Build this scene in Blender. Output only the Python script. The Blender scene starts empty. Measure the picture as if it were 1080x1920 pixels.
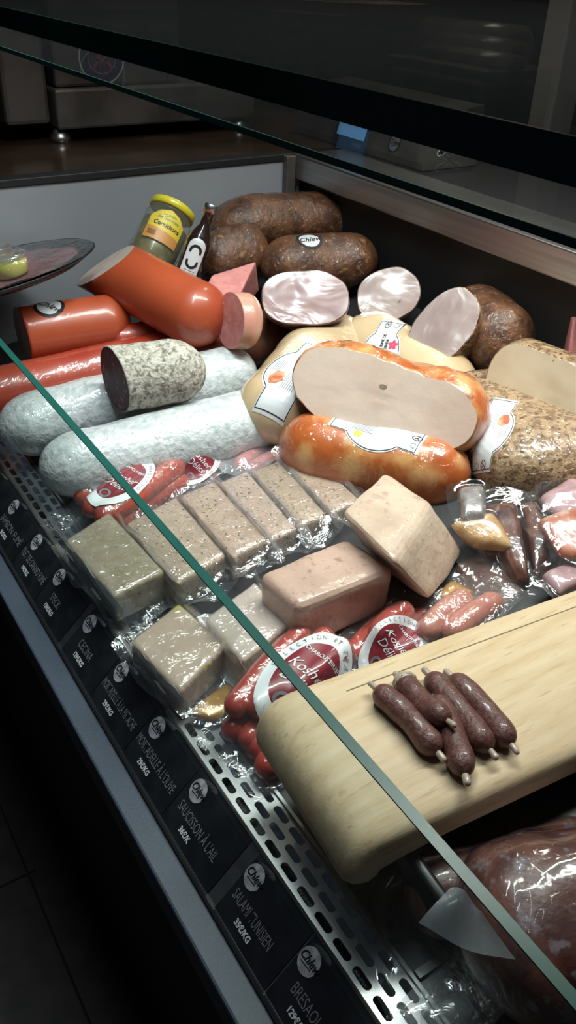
import bpy, bmesh, math, random
from mathutils import Vector, Matrix, noise
from mathutils.bvhtree import BVHTree
V = Vector
random.seed(7)
sc = bpy.context.scene
C = sc.collection
PI = math.pi

# ------------------------------------------------------------------ camera
H = 0.75                      # camera height above the front edge of the deck
RM = Matrix(((0.84534115, -0.27105401, 0.46035646),
             (-0.53325252, -0.48014492, 0.69649308),
             (0.03225057, -0.8342605, -0.55042649)))
cd = bpy.data.cameras.new('camera')
cam = bpy.data.objects.new('camera', cd)
C.objects.link(cam)
cd.sensor_fit = 'VERTICAL'; cd.sensor_height = 36; cd.sensor_width = 36 * 9 / 16; cd.lens = 30
cd.clip_start = 0.01
rgt, dwn, fwd = RM.col[0], RM.col[1], RM.col[2]
m4 = Matrix((rgt, -dwn, -fwd)).transposed().to_4x4()
m4.translation = (0, 0, H)
cam.matrix_world = m4
sc.camera = cam
EYE = V((0, 0, H))

# ------------------------------------------------------------------ light
w = bpy.data.worlds.new('world'); sc.world = w; w.use_nodes = True
w.node_tree.nodes['Background'].inputs[0].default_value = (0.55, 0.62, 0.8, 1)
w.node_tree.nodes['Background'].inputs[1].default_value = 0.03

def area(name, loc, target, sx, sy, power, col=(1, 1, 1), spread=180):
    l = bpy.data.lights.new(name, 'AREA'); l.shape = 'RECTANGLE'; l.size = sx; l.size_y = sy
    l.energy = power; l.color = col
    o = bpy.data.objects.new(name, l); C.objects.link(o); o.location = loc
    l.spread = math.radians(spread)
    d = V(target) - V(loc)
    o.rotation_euler = d.to_track_quat('-Z', 'Y').to_euler()
    return o
area('counter_lamp', (1.0, 0.75, 1.45), (0.80, 0.85, 0), 0.16, 1.2, 15.0, (1, 0.96, 0.92), 100)
area('shop_lamp', (0.40, 0.9, 1.5), (0.62, 1.15, 0), 0.14, 0.9, 4.6, (0.88, 0.94, 1.0), 95)
area('back_fill_light', (2.0, 1.9, 1.9), (1.6, 2.2, 0.35), 0.3, 0.3, 9.0, (1, 0.88, 0.75))  # added fill to brighten slicer, scale, roll and basket; no real lamp there
vs = sc.view_settings
vs.view_transform = 'Standard'; vs.look = 'None'; vs.gamma = 1; vs.exposure = 0.0
sc.cycles.transparent_max_bounces = 24

# ------------------------------------------------------------------ helpers
def P(px, py, z):
    d = RM @ V((px - 540, py - 960, 1600))
    return EYE + d * ((z - H) / d.z)
def PX(px, py, x):
    d = RM @ V((px - 540, py - 960, 1600))
    return EYE + d * (x / d.x)
def PY(px, py, y):
    d = RM @ V((px - 540, py - 960, 1600))
    return EYE + d * (y / d.y)
def deckz(x):
    return max(0.0, (x - 0.34) * 0.15)

ORG = {}
def mk(name, bm, mat, parent=None, loc=None, smooth=True, **kw):
    if loc is None and parent is None:
        xs = [v.co for v in bm.verts]
        zmin = min(v.z for v in xs)
        c = sum(xs, V()) / len(xs); loc = V((c.x, c.y, zmin))
    if parent is not None: loc = ORG[parent]
    for v in bm.verts: v.co -= loc
    me = bpy.data.meshes.new(name); bm.to_mesh(me); bm.free()
    if smooth: me.shade_smooth()
    if mat: me.materials.append(mat)
    o = bpy.data.objects.new(name, me); C.objects.link(o)
    if parent is None: o.location = loc; ORG[o] = V(loc)
    else: o.parent = parent; ORG[o] = V(loc)
    for k, v in kw.items(): o[k] = v
    return o
def empty(name, loc, **kw):
    o = bpy.data.objects.new(name, None); C.objects.link(o); o.location = loc; ORG[o] = V(loc)
    o.empty_display_size = 0.02
    for k, v in kw.items(): o[k] = v
    return o
def box(x0, x1, y0, y1, z0, z1, bev=0, seg=2, bm=None):
    b = bmesh.new()
    bmesh.ops.create_cube(b, size=1)
    for v in b.verts:
        v.co = V((x0 if v.co.x < 0 else x1, y0 if v.co.y < 0 else y1, z0 if v.co.z < 0 else z1))
    if bev: bmesh.ops.bevel(b, geom=list(b.edges), offset=bev, segments=seg, affect='EDGES', profile=0.5)
    return b
def join(bms):
    out = bmesh.new()
    for b in bms:
        me = bpy.data.meshes.new('t'); b.to_mesh(me); b.free(); out.from_mesh(me); bpy.data.meshes.remove(me)
    return out
def frame(a, roll=0.0):
    a = a.normalized()
    s = a.cross(V((0, 0, 1)))
    if s.length < 1e-3: s = V((1, 0, 0))
    s.normalize(); t = s.cross(a).normalized()
    if roll:
        q = Matrix.Rotation(roll, 3, a); s = q @ s; t = q @ t
    return a, s, t
def body(p0, p1, ra, rb=None, e0=None, e1=None, n=56, m=44, sq=2.0, amp=0.0, fr=8.0, roll=0.0, ep=2.0, taper=(1, 1), seed=0.0, sag=0.0):
    """lofted closed body from p0 to p1 (tip to tip); ra half width, rb half height; e0,e1 end cap lengths"""
    rb = rb or ra
    L = (p1 - p0).length
    e0 = ra if e0 is None else e0; e1 = ra if e1 is None else e1
    a, s, t = frame(p1 - p0, roll)
    bm = bmesh.new(); rings = []
    # stations: denser at the ends
    st = []
    k0 = 9
    for i in range(k0): st.append(e0 * (1 - math.cos((i + 0.35) / k0 * PI / 2)))
    nm = max(4, n - 2 * k0)
    for i in range(nm + 1): st.append(e0 + (L - e0 - e1) * i / nm)
    for i in range(k0 - 1, -1, -1): st.append(L - e1 * (1 - math.cos((i + 0.35) / k0 * PI / 2)))
    for x in st:
        f = 1.0
        if x < e0: f = max(0.0, 1 - ((e0 - x) / e0) ** ep) ** (1 / ep)
        if x > L - e1: f = max(0.0, 1 - ((x - L + e1) / e1) ** ep) ** (1 / ep)
        tt = x / L
        f *= taper[0] * (1 - tt) + taper[1] * tt
        c = p0 + a * x - V((0, 0, 1)) * sag * (1 - (2 * tt - 1) ** 2)
        ring = []
        for j in range(m):
            th = 2 * PI * j / m
            cs, sn = math.cos(th), math.sin(th)
            q = (abs(cs) ** sq + abs(sn) ** sq) ** (-1 / sq)
            d = s * (cs * q * ra * f) + t * (sn * q * rb * f)
            p = c + d
            if amp:
                nn = noise.noise((p + V((seed, seed * 2, 0))) * fr) + 0.45 * noise.noise((p + V((seed, 0, seed))) * fr * 2.7)
                p += (d.normalized() if d.length > 1e-6 else a) * amp * nn * min(1, f * 1.5)
            ring.append(bm.verts.new(p))
        rings.append(ring)
    for r0, r1 in zip(rings, rings[1:]):
        for j in range(m):
            bm.faces.new((r0[j], r0[(j + 1) % m], r1[(j + 1) % m], r1[j]))
    va = bm.verts.new(p0); vb = bm.verts.new(p1)
    for j in range(m):
        bm.faces.new((va, rings[0][(j + 1) % m], rings[0][j]))
        bm.faces.new((vb, rings[-1][j], rings[-1][(j + 1) % m]))
    return bm
def cut(bm, pt, nrm, rnd=0.0):
    """cut away what lies beyond the plane; returns a bmesh holding the flat cut face"""
    nrm = V(nrm).normalized()
    r = bmesh.ops.bisect_plane(bm, geom=bm.verts[:] + bm.edges[:] + bm.faces[:], plane_co=pt, plane_no=nrm, clear_outer=True)
    ed = [e for e in bm.edges if e.is_boundary and all(abs((v.co - pt).dot(nrm)) < 1e-4 for v in e.verts)]
    if rnd:                                  # roll the rim a little
        vs_ = {v for e in ed for v in e.verts}
        c = sum((v.co for v in vs_), V()) / len(vs_)
        r = bmesh.ops.extrude_edge_only(bm, edges=ed)
        nv = [g for g in r['geom'] if isinstance(g, bmesh.types.BMVert)]
        for v in nv: v.co += (c - v.co).normalized() * rnd + nrm * rnd * 0.5
        ed = [e for e in bm.edges if e.is_boundary and all(v in nv for v in e.verts)]
    # order the loop
    adj = {}
    for e in ed:
        for v in e.verts: adj.setdefault(v, []).append(e)
    start = ed[0].verts[0]; loop = [start]; e = ed[0]; v = ed[0].other_vert(start)
    while v is not start and len(loop) < 5000:
        loop.append(v)
        nx = [x for x in adj[v] if x is not e]
        if not nx: break
        e = nx[0]; v = e.other_vert(v)
    cb = bmesh.new()
    pts = [q.co.copy() + nrm * 0.0002 for q in loop]
    c = sum(pts, V()) / len(pts)
    K = 10; prev = None; ctr = cb.verts.new(c)
    for k in range(1, K + 1):
        ring = []
        for p in pts:
            q = c.lerp(p, k / K)
            q += nrm * (0.0012 * noise.noise(q * 40) * (1 - k / K))
            ring.append(cb.verts.new(q))
        N = len(ring)
        for j in range(N):
            if prev is None: cb.faces.new((ctr, ring[j], ring[(j + 1) % N]))
            else: cb.faces.new((prev[j], ring[j], ring[(j + 1) % N], prev[(j + 1) % N]))
        prev = ring
    bmesh.ops.recalc_face_normals(cb, faces=cb.faces)
    cb.normal_update()
    cb.faces.ensure_lookup_table()
    if cb.faces[0].normal.dot(nrm) < 0: bmesh.ops.reverse_faces(cb, faces=cb.faces)
    return cb
def tube(pts, rad, m=20, e=1.0, amp=0.0, seed=0):
    """sausage: sweep through pts (catmull-rom), round ends"""
    pts = [V(p) for p in pts]
    if len(pts) == 2: pts = [pts[0], pts[0].lerp(pts[1], 0.5), pts[1]]
    P2 = [pts[0] * 2 - pts[1]] + pts + [pts[-1] * 2 - pts[-2]]
    path = []
    for i in range(1, len(P2) - 2):
        for k in range(10):
            t = k / 10
            a, b, c, d = P2[i - 1], P2[i], P2[i + 1], P2[i + 2]
            path.append(0.5 * ((2 * b) + (c - a) * t + (2 * a - 5 * b + 4 * c - d) * t * t + (3 * b - a - 3 * c + d) * t ** 3))
    path.append(pts[-1])
    ln = [0]
    for a, b in zip(path, path[1:]): ln.append(ln[-1] + (b - a).length)
    L = ln[-1]; cap = rad * e
    ss = [cap * (1 - math.cos((i + .3) / 6 * PI / 2)) for i in range(6)]
    ss += [cap + (L - 2 * cap) * i / 24 for i in range(25)]
    ss += [L - cap * (1 - math.cos((i + .3) / 6 * PI / 2)) for i in range(5, -1, -1)]
    def ev(s):
        for i in range(len(ln) - 1):
            if s <= ln[i + 1]: return path[i].lerp(path[i + 1], (s - ln[i]) / max(1e-9, ln[i + 1] - ln[i]))
        return path[-1]
    bm = bmesh.new(); rings = []
    for s in ss:
        c = ev(s); a = (ev(min(L, s + 1e-3)) - ev(max(0, s - 1e-3)))
        a, sd, up = frame(a)
        f = 1.0
        if s < cap: f = math.sqrt(max(0, 1 - ((cap - s) / cap) ** 2))
        if s > L - cap: f = math.sqrt(max(0, 1 - ((s - L + cap) / cap) ** 2))
        ring = []
        for j in range(m):
            th = 2 * PI * j / m
            d = (sd * math.cos(th) + up * math.sin(th))
            r = rad * f
            if amp: r += amp * noise.noise((c + d * rad) * 60 + V((seed, 0, 0))) * f
            ring.append(bm.verts.new(c + d * r))
        rings.append(ring)
    for r0, r1 in zip(rings, rings[1:]):
        for j in range(m): bm.faces.new((r0[j], r0[(j + 1) % m], r1[(j + 1) % m], r1[j]))
    bm.faces.new(rings[0][::-1]); bm.faces.new(rings[-1])
    return bm
def hexa(top, bot, bev=0.006, amp=0.0008, sub=5, fr=30):
    bm = bmesh.new()
    t = [bm.verts.new(p) for p in top]; b = [bm.verts.new(p) for p in bot]
    bm.faces.new(t); bm.faces.new(b[::-1])
    for i in range(4): bm.faces.new((t[i], b[i], b[(i + 1) % 4], t[(i + 1) % 4]))
    bmesh.ops.recalc_face_normals(bm, faces=bm.faces)
    bmesh.ops.bevel(bm, geom=list(bm.edges), offset=bev, segments=3, affect='EDGES', profile=0.5)
    big = [f for f in bm.faces if f.calc_area() > 4e-4]
    bmesh.ops.subdivide_edges(bm, edges=list({e for f in big for e in f.edges}), cuts=sub, use_grid_fill=True)
    bm.normal_update()
    for v in bm.verts: v.co += v.normal * amp * noise.noise(v.co * fr)
    return bm
def lathe(prof, base, axis, n=40):
    """prof: (radius, height) pairs"""
    a, s, t = frame(axis)
    bm = bmesh.new(); rings = []
    for r, h in prof:
        rings.append([bm.verts.new(base + a * h + (s * math.cos(2 * PI * j / n) + t * math.sin(2 * PI * j / n)) * max(r, 1e-5)) for j in range(n)])
    for r0, r1 in zip(rings, rings[1:]):
        for j in range(n): bm.faces.new((r0[j], r0[(j + 1) % n], r1[(j + 1) % n], r1[j]))
    bmesh.ops.remove_doubles(bm, verts=bm.verts, dist=2e-5)
    bmesh.ops.recalc_face_normals(bm, faces=bm.faces)
    return bm
def bvh_of(objs):
    vs_, fs = [], []
    for o in objs:
        k = len(vs_); org = ORG[o]
        vs_ += [v.co + org for v in o.data.vertices]
        fs += [[i + k for i in p.vertices] for p in o.data.polygons]
    return BVHTree.FromPolygons(vs_, fs)
def hit(bv, px, py, k=0.3):
    d = (RM @ V((px - 540, py - 960, 1600))).normalized()
    h = bv.ray_cast(EYE, d)
    if h[0] is None: return P(px, py, 0.15), -d
    n = h[1] if h[1].dot(d) < 0 else -h[1]
    return h[0], (n * k - d * (1 - k)).normalized()
def ridge(p, f):
    return 1 - abs(noise.noise(p * f)) * 2.4
def drape(objs, c, u, hu, hv, ground, n=54, amp=0.002, lift=0.0015, it=5, fr=22, seed=0, flare=0.0, corner=0.25, up=V((0, 0, 1)), thick=0.0006):
    """thin film laid over objs: rectangle centred at c, half sizes hu (along u) hv; ground = plane height function"""
    u = V(u).normalized(); v = up.cross(u).normalized(); bv = bvh_of(objs)
    N = n; M = max(8, int(n * hv / hu))
    g = [[0.0] * (M + 1) for _ in range(N + 1)]; lo = [[0.0] * (M + 1) for _ in range(N + 1)]
    base = [[None] * (M + 1) for _ in range(N + 1)]
    for i in range(N + 1):
        for j in range(M + 1):
            a = -1 + 2 * i / N; b = -1 + 2 * j / M
            # rounded, wavy outline
            wa = a * (1 - corner * 0.25 * b * b) + 0.02 * noise.noise(V((b * 3, seed, 0)))
            wb = b * (1 - corner * 0.25 * a * a) + 0.03 * noise.noise(V((a * 3, 5 + seed, 0)))
            p = c + u * (wa * hu) + v * (wb * hv)
            base[i][j] = p
            o = p + up * 0.4
            hit = bv.ray_cast(o, -up)
            gh = ground(p)
            h = gh
            if hit[0] is not None: h = max(gh, (hit[0] - p).dot(up) + lift)
            edge = max(abs(a), abs(b))
            if hit[0] is None: h += flare * (0.5 + noise.noise(p * 18 + V((seed, 0, 0)))) * edge
            g[i][j] = h; lo[i][j] = h if hit[0] is not None else gh
    for _ in range(it):
        ng = [r[:] for r in g]
        for i in range(1, N):
            for j in range(1, M):
                q = (g[i - 1][j] + g[i + 1][j] + g[i][j - 1] + g[i][j + 1]) / 4
                ng[i][j] = max(q, lo[i][j])
        g = ng
    bm = bmesh.new(); vv = []
    for i in range(N + 1):
        row = []
        for j in range(M + 1):
            p = base[i][j]
            q = p * 1.0 + V((seed, seed, 0))
            r = ridge(q, fr) ** 3 * 0.6 + 0.5 * noise.noise(q * fr * 1.8)
            row.append(bm.verts.new(p + up * (g[i][j] + amp * max(0, r))))
        vv.append(row)
    for i in range(N):
        for j in range(M): bm.faces.new((vv[i][j], vv[i + 1][j], vv[i + 1][j + 1], vv[i][j + 1]))
    return bm
def poly_mesh(pts, cuts=3):
    bm = bmesh.new()
    f = bm.faces.new([bm.verts.new((x, y, 0)) for x, y in pts])
    bmesh.ops.triangulate(bm, faces=[f])
    for _ in range(cuts):
        long = [e for e in bm.edges if e.calc_length() > 0.006]
        if not long: break
        bmesh.ops.subdivide_edges(bm, edges=long, cuts=1)
        bmesh.ops.triangulate(bm, faces=[f for f in bm.faces if len(f.verts) > 3])
    return bm
def disc_mesh(a, b, r0=0.0, n=40, k=6):
    bm = bmesh.new(); rings = []
    for i in range(k + 1):
        t = r0 + (1 - r0) * i / k
        if t < 1e-4: t = 1e-3
        rings.append([bm.verts.new((a * t * math.cos(2 * PI * j / n), b * t * math.sin(2 * PI * j / n), 0)) for j in range(n)])
    for r, q in zip(rings, rings[1:]):
        for j in range(n): bm.faces.new((r[j], q[j], q[(j + 1) % n], r[(j + 1) % n]))
    return bm
def line_mesh(pts, wd, closed=False):
    """flat ribbon along a 2D polyline, resampled"""
    P_ = [V((x, y)) for x, y in pts]
    if closed: P_.append(P_[0])
    q = []
    for a, b in zip(P_, P_[1:]):
        n = max(1, int((b - a).length / 0.004))
        for i in range(n): q.append(a.lerp(b, i / n))
    q.append(P_[-1])
    bm = bmesh.new(); prev = None
    for i, p in enumerate(q):
        d = (q[min(i + 1, len(q) - 1)] - q[max(i - 1, 0)])
        if d.length < 1e-9: d = V((1, 0))
        d.normalize(); nn = V((-d.y, d.x)) * wd / 2
        a = bm.verts.new((p.x + nn.x, p.y + nn.y, 0)); b = bm.verts.new((p.x - nn.x, p.y - nn.y, 0))
        if prev: bm.faces.new((prev[0], prev[1], b, a))
        prev = (a, b)
    return bm
def text_mesh(s, size, sx=1.0, shear=0.0, rot=0.0, off=(0, 0), bold=0.0, align='CENTER'):
    cu = bpy.data.curves.new('t', 'FONT'); cu.body = s; cu.size = size; cu.align_x = align; cu.align_y = 'CENTER'
    cu.shear = shear; cu.offset = bold; cu.resolution_u = 3
    o = bpy.data.objects.new('t', cu); C.objects.link(o)
    bpy.context.view_layer.update()
    me = bpy.data.meshes.new_from_object(o.evaluated_get(bpy.context.evaluated_depsgraph_get()))
    bm = bmesh.new(); bm.from_mesh(me)
    bpy.data.objects.remove(o); bpy.data.meshes.remove(me); bpy.data.curves.remove(cu)
    R_ = Matrix.Rotation(rot, 3, 'Z')
    for v in bm.verts:
        p = V((v.co.x * sx, v.co.y, 0)); p = R_ @ p
        v.co = p + V((off[0], off[1], 0))
    return bm
def decal(name, bm, mat, parent, bv, c, n, xdir, lift, **kw):
    n = V(n).normalized(); x = V(xdir); x = (x - n * x.dot(n)).normalized(); y = n.cross(x)
    for v in bm.verts:
        q = c + x * v.co.x + y * v.co.y
        if bv is not None:
            hit = bv.ray_cast(q + n * 0.12, -n, 0.4)
            if hit[0] is not None: q = hit[0]
        v.co = q + n * lift
    bmesh.ops.recalc_face_normals(bm, faces=bm.faces)
    return mk(name, bm, mat, parent, **kw)

# ------------------------------------------------------------------ materials
MATS = {}
def mat(name, col, rough=0.5, col2=None, sc_=20, det=5, lo=0.4, hi=0.6, bump=0.0, bsc=60, coat=0.0, coatw=0.0, csc=35, metal=0.0, spec=0.5, sss=0.0, col3=None, sc3=80, lo3=0.62, hi3=0.68, stretch=(1, 1, 1), emit=0, croug=0.06, distort=0.0):
    m = bpy.data.materials.new(name); m.use_nodes = True; MATS[name] = m
    nt = m.node_tree; N = nt.nodes; L = nt.links; b = N['Principled BSDF']
    b.inputs['Base Color'].default_value = (*col, 1); b.inputs['Roughness'].default_value = rough
    b.inputs['Metallic'].default_value = metal; b.inputs['Specular IOR Level'].default_value = spec
    tc = N.new('ShaderNodeTexCoord'); mp = N.new('ShaderNodeMapping'); mp.inputs['Scale'].default_value = stretch
    L.new(tc.outputs['Object'], mp.inputs[0])
    def nz(scale, detail=5, dist=0.0):
        n = N.new('ShaderNodeTexNoise'); n.inputs['Scale'].default_value = scale; n.inputs['Detail'].default_value = detail
        n.inputs['Distortion'].default_value = dist
        L.new(mp.outputs[0], n.inputs['Vector']); return n
    def ramp(src, a, c):
        r = N.new('ShaderNodeMapRange'); r.inputs[1].default_value = a; r.inputs[2].default_value = c; L.new(src, r.inputs[0]); return r.outputs[0]
    cur = None
    if col2 is not None:
        mx = N.new('ShaderNodeMix'); mx.data_type = 'RGBA'
        mx.inputs[6].default_value = (*col, 1); mx.inputs[7].default_value = (*col2, 1)
        L.new(ramp(nz(sc_, det, distort).outputs[0], lo, hi), mx.inputs[0]); cur = mx.outputs[2]
    if col3 is not None:
        mx = N.new('ShaderNodeMix'); mx.data_type = 'RGBA'
        if cur: L.new(cur, mx.inputs[6])
        else: mx.inputs[6].default_value = (*col, 1)
        mx.inputs[7].default_value = (*col3, 1)
        L.new(ramp(nz(sc3, 3).outputs[0], lo3, hi3), mx.inputs[0]); cur = mx.outputs[2]
    if cur: L.new(cur, b.inputs['Base Color'])
    if bump:
        bp = N.new('ShaderNodeBump'); bp.inputs['Strength'].default_value = bump; bp.inputs['Distance'].default_value = 0.004
        L.new(nz(bsc, 6).outputs[0], bp.inputs['Height']); L.new(bp.outputs[0], b.inputs['Normal'])
    if coat:
        b.inputs['Coat Weight'].default_value = coat; b.inputs['Coat Roughness'].default_value = croug
        b.inputs['Coat IOR'].default_value = 1.5
        if coatw:
            bp = N.new('ShaderNodeBump'); bp.inputs['Strength'].default_value = coatw; bp.inputs['Distance'].default_value = 0.006
            n = nz(csc, 3, 1.2)
            # ridged creases
            s1 = N.new('ShaderNodeMath'); s1.operation = 'SUBTRACT'; s1.inputs[1].default_value = 0.5; L.new(n.outputs[0], s1.inputs[0])
            s2 = N.new('ShaderNodeMath'); s2.operation = 'ABSOLUTE'; L.new(s1.outputs[0], s2.inputs[0])
            s3 = N.new('ShaderNodeMath'); s3.operation = 'POWER'; s3.inputs[1].default_value = 0.6; L.new(s2.outputs[0], s3.inputs[0])
            L.new(s3.outputs[0], bp.inputs['Height']); L.new(bp.outputs[0], b.inputs['Coat Normal'])
    if sss:
        b.inputs['Subsurface Weight'].default_value = sss; b.inputs['Subsurface Radius'].default_value = (0.012, 0.006, 0.004)
        b.inputs['Subsurface Scale'].default_value = 0.6
    if emit:
        b.inputs['Emission Color'].default_value = (*col, 1); b.inputs['Emission Strength'].default_value = emit
    return m
def film(name, tint=(0.97, 0.97, 0.98), base=0.1, rough=0.1, haze=0.05, bsc=60, bump=0.5, hazecol=(0.9, 0.92, 0.97), back=1 / 1.45, ior=1.45):
    m = bpy.data.materials.new(name); m.use_nodes = True; nt = m.node_tree; N = nt.nodes; L = nt.links
    N.remove(N['Principled BSDF']); out = N['Material Output']
    t = N.new('ShaderNodeBsdfTransparent'); t.inputs[0].default_value = (*tint, 1)
    g = N.new('ShaderNodeBsdfGlossy'); g.inputs['Roughness'].default_value = rough; g.inputs[0].default_value = (1, 1, 1, 1)
    d = N.new('ShaderNodeBsdfDiffuse'); d.inputs[0].default_value = (*hazecol, 1)
    fz = N.new('ShaderNodeFresnel')
    ge = N.new('ShaderNodeNewGeometry'); io = N.new('ShaderNodeMapRange'); io.inputs[3].default_value = ior; io.inputs[4].default_value = back
    L.new(ge.outputs['Backfacing'], io.inputs[0]); L.new(io.outputs[0], fz.inputs[0])
    ad = N.new('ShaderNodeMath'); ad.operation = 'ADD'; ad.use_clamp = True; ad.inputs[1].default_value = base
    L.new(fz.outputs[0], ad.inputs[0])
    m1 = N.new('ShaderNodeMixShader'); m1.inputs[0].default_value = haze; L.new(t.outputs[0], m1.inputs[1]); L.new(d.outputs[0], m1.inputs[2])
    m2 = N.new('ShaderNodeMixShader'); L.new(ad.outputs[0], m2.inputs[0]); L.new(m1.outputs[0], m2.inputs[1]); L.new(g.outputs[0], m2.inputs[2])
    L.new(m2.outputs[0], out.inputs[0])
    if bump:
        tc = N.new('ShaderNodeTexCoord'); n = N.new('ShaderNodeTexNoise'); n.inputs['Scale'].default_value = bsc; n.inputs['Detail'].default_value = 3; n.inputs['Distortion'].default_value = 1.5
        L.new(tc.outputs['Object'], n.inputs['Vector'])
        s1 = N.new('ShaderNodeMath'); s1.operation = 'SUBTRACT'; s1.inputs[1].default_value = 0.5; L.new(n.outputs[0], s1.inputs[0])
        s2 = N.new('ShaderNodeMath'); s2.operation = 'ABSOLUTE'; L.new(s1.outputs[0], s2.inputs[0])
        bp = N.new('ShaderNodeBump'); bp.inputs['Strength'].default_value = bump; bp.inputs['Distance'].default_value = 0.006
        L.new(s2.outputs[0], bp.inputs['Height'])
        L.new(bp.outputs[0], g.inputs['Normal']); L.new(bp.outputs[0], fz.inputs['Normal'])
    return m
F1 = film('clear_film', haze=0.03, bsc=45, bump=0.7)
F2 = film('milky_film', haze=0.16, base=0.12, rough=0.16, bsc=35, bump=0.7)
FT = film('tight_film', base=0.06, haze=0.02, rough=0.07, bsc=30, bump=0.9)
FP = film('pouch_film', base=0.02, haze=0.012, rough=0.10, bsc=14, bump=0.6)
FM = film('milky_flap', haze=0.30, base=0.15, rough=0.25, bsc=14, bump=0.6, hazecol=(0.75, 0.78, 0.85))
FW = film('wrap_glare', base=0.26, haze=0.06, rough=0.24, bsc=9, bump=0.9)
GL = film('glass', tint=(0.95, 0.98, 0.97), base=0.0, rough=0.0, haze=0.004, bump=0, back=1.0, ior=1.35)
GEDGE = mat('glass_edge', (0.014, 0.085, 0.072), 0.3, spec=0.4)
GDARK = mat('glass_edge_dark', (0.004, 0.035, 0.026), 0.2, (0.001, 0.01, 0.008), 3)
steel = mat('brushed_steel', (0.5, 0.5, 0.5), 0.36, (0.38, 0.38, 0.38), 14, metal=1, stretch=(1, 0.15, 6))
steel_dull = mat('dull_steel', (0.17, 0.155, 0.14), 0.5, (0.10, 0.09, 0.08), 9, metal=0.6)
wallgrey = mat('grey_panel', (0.43, 0.44, 0.48), 0.42, (0.37, 0.38, 0.42), 4, metal=0.25, bump=0.02)
black_metal = mat('black_metal', (0.018, 0.018, 0.02), 0.45)
black_soft = mat('black_soft', (0.008, 0.008, 0.009), 0.6)
rail_m = mat('blue_grey_powder', (0.045, 0.058, 0.085), 0.5, (0.075, 0.095, 0.13), 900, 2, 0.55, 0.7, bump=0.1, bsc=700)
card_m = mat('black_card', (0.006, 0.007, 0.01), 0.45, (0.012, 0.013, 0.018), 30)
ink_w = mat('white_ink', (0.62, 0.62, 0.64), 0.6)
ink_g = mat('grey_ink', (0.17, 0.16, 0.18), 0.6)
ink_b = mat('black_ink', (0.01, 0.01, 0.012), 0.5)
logo_m = mat('logo_disc', (0.42, 0.40, 0.44), 0.6, (0.27, 0.25, 0.29), 120, 5)
floor_m = mat('floor_tile', (0.05, 0.044, 0.038), 0.5, (0.035, 0.031, 0.027), 25, bump=0.05, bsc=200)
grout = mat('grout', (0.006, 0.005, 0.005), 0.8)
counter_m = mat('brown_counter', (0.055, 0.034, 0.022), 0.3, (0.03, 0.018, 0.012), 5, 6, coat=0.5)
wall_dark = mat('dark_wall', (0.012, 0.010, 0.009), 0.9, spec=0.1)
orange_skin = mat('orange_casing', (0.44, 0.075, 0.026), 0.45, (0.37, 0.058, 0.020), 6, coat=0.4, coatw=0.12, csc=16, sss=0.05, croug=0.12)
red_skin = mat('red_casing', (0.40, 0.06, 0.032), 0.4, (0.36, 0.03, 0.015), 7, coat=1, coatw=0.35, csc=18, croug=0.1)
pinkgrey_cut = mat('pale_cut', (0.60, 0.46, 0.39), 0.45, (0.50, 0.38, 0.32), 30, coat=0.25, coatw=0.6, csc=45)
greycut = mat('grey_cut', (0.36, 0.31, 0.28), 0.4, (0.30, 0.26, 0.23), 30, coat=0.5)
white_wrap = mat('white_casing', (0.58, 0.59, 0.60), 0.4, (0.44, 0.47, 0.48), 70, 8, 0.45, 0.60, bump=0.7, bsc=110, coat=1, coatw=0.6, csc=22, col3=(0.32, 0.36, 0.37), sc3=170, lo3=0.64, hi3=0.72, croug=0.1)
mold = mat('mouldy_casing', (0.50, 0.46, 0.40), 0.8, (0.15, 0.125, 0.095), 110, 10, 0.42, 0.66, bump=0.9, bsc=110, distort=1.2)
salami_cut = mat('salami_cut', (0.050, 0.014, 0.022), 0.55, (0.075, 0.022, 0.032), 40, col3=(0.26, 0.15, 0.17), sc3=120, lo3=0.60, hi3=0.66, spec=0.25)
pink = mat('pink_meat', (0.62, 0.25, 0.23), 0.42, (0.55, 0.20, 0.19), 60, 8, bump=0.25, bsc=170, sss=0.1, coat=0.35, coatw=0.2)
pink_skin = mat('pink_skin', (0.55, 0.24, 0.18), 0.42, (0.60, 0.32, 0.23), 18, coat=0.5, coatw=0.2)
pate_cols = [((0.30, 0.24, 0.17), (0.24, 0.19, 0.13)), ((0.42, 0.31, 0.22), (0.36, 0.26, 0.18)), ((0.46, 0.33, 0.24), (0.40, 0.28, 0.20)), ((0.47, 0.33, 0.25), (0.41, 0.30, 0.24))]
pate = [mat('pate_%d' % i, a, 0.5, b, 55, 8, bump=0.35, bsc=120, col3=(0.05, 0.035, 0.02), sc3=230, lo3=0.62, hi3=0.66, coat=0.9, coatw=0.5, csc=50) for i, (a, b) in enumerate(pate_cols)]
pate_green = mat('pate_jelly', (0.27, 0.215, 0.13), 0.35, (0.34, 0.27, 0.18), 50, 8, bump=0.3, bsc=90, col3=(0.07, 0.05, 0.02), sc3=150, lo3=0.68, hi3=0.72, coat=1, coatw=0.8, csc=60)
loaf = mat('pink_loaf', (0.50, 0.33, 0.26), 0.5, (0.43, 0.28, 0.22), 22, 8, bump=0.3, bsc=120, col3=(0.32, 0.18, 0.13), sc3=110, lo3=0.60, hi3=0.72, coat=0.6, coatw=0.15, sss=0.08)
loaf2 = mat('pale_loaf', (0.56, 0.42, 0.32), 0.5, (0.47, 0.33, 0.25), 18, 8, bump=0.3, bsc=110, col3=(0.38, 0.26, 0.19), sc3=90, lo3=0.58, hi3=0.74, coat=0.5, coatw=0.15, sss=0.08)
loaf_y = mat('yellow_spot_loaf', (0.54, 0.40, 0.30), 0.5, (0.46, 0.33, 0.25), 20, 8, bump=0.3, bsc=110, col3=(0.50, 0.42, 0.06), sc3=24, lo3=0.62, hi3=0.68, coat=0.7, coatw=0.3, sss=0.05)
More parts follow.
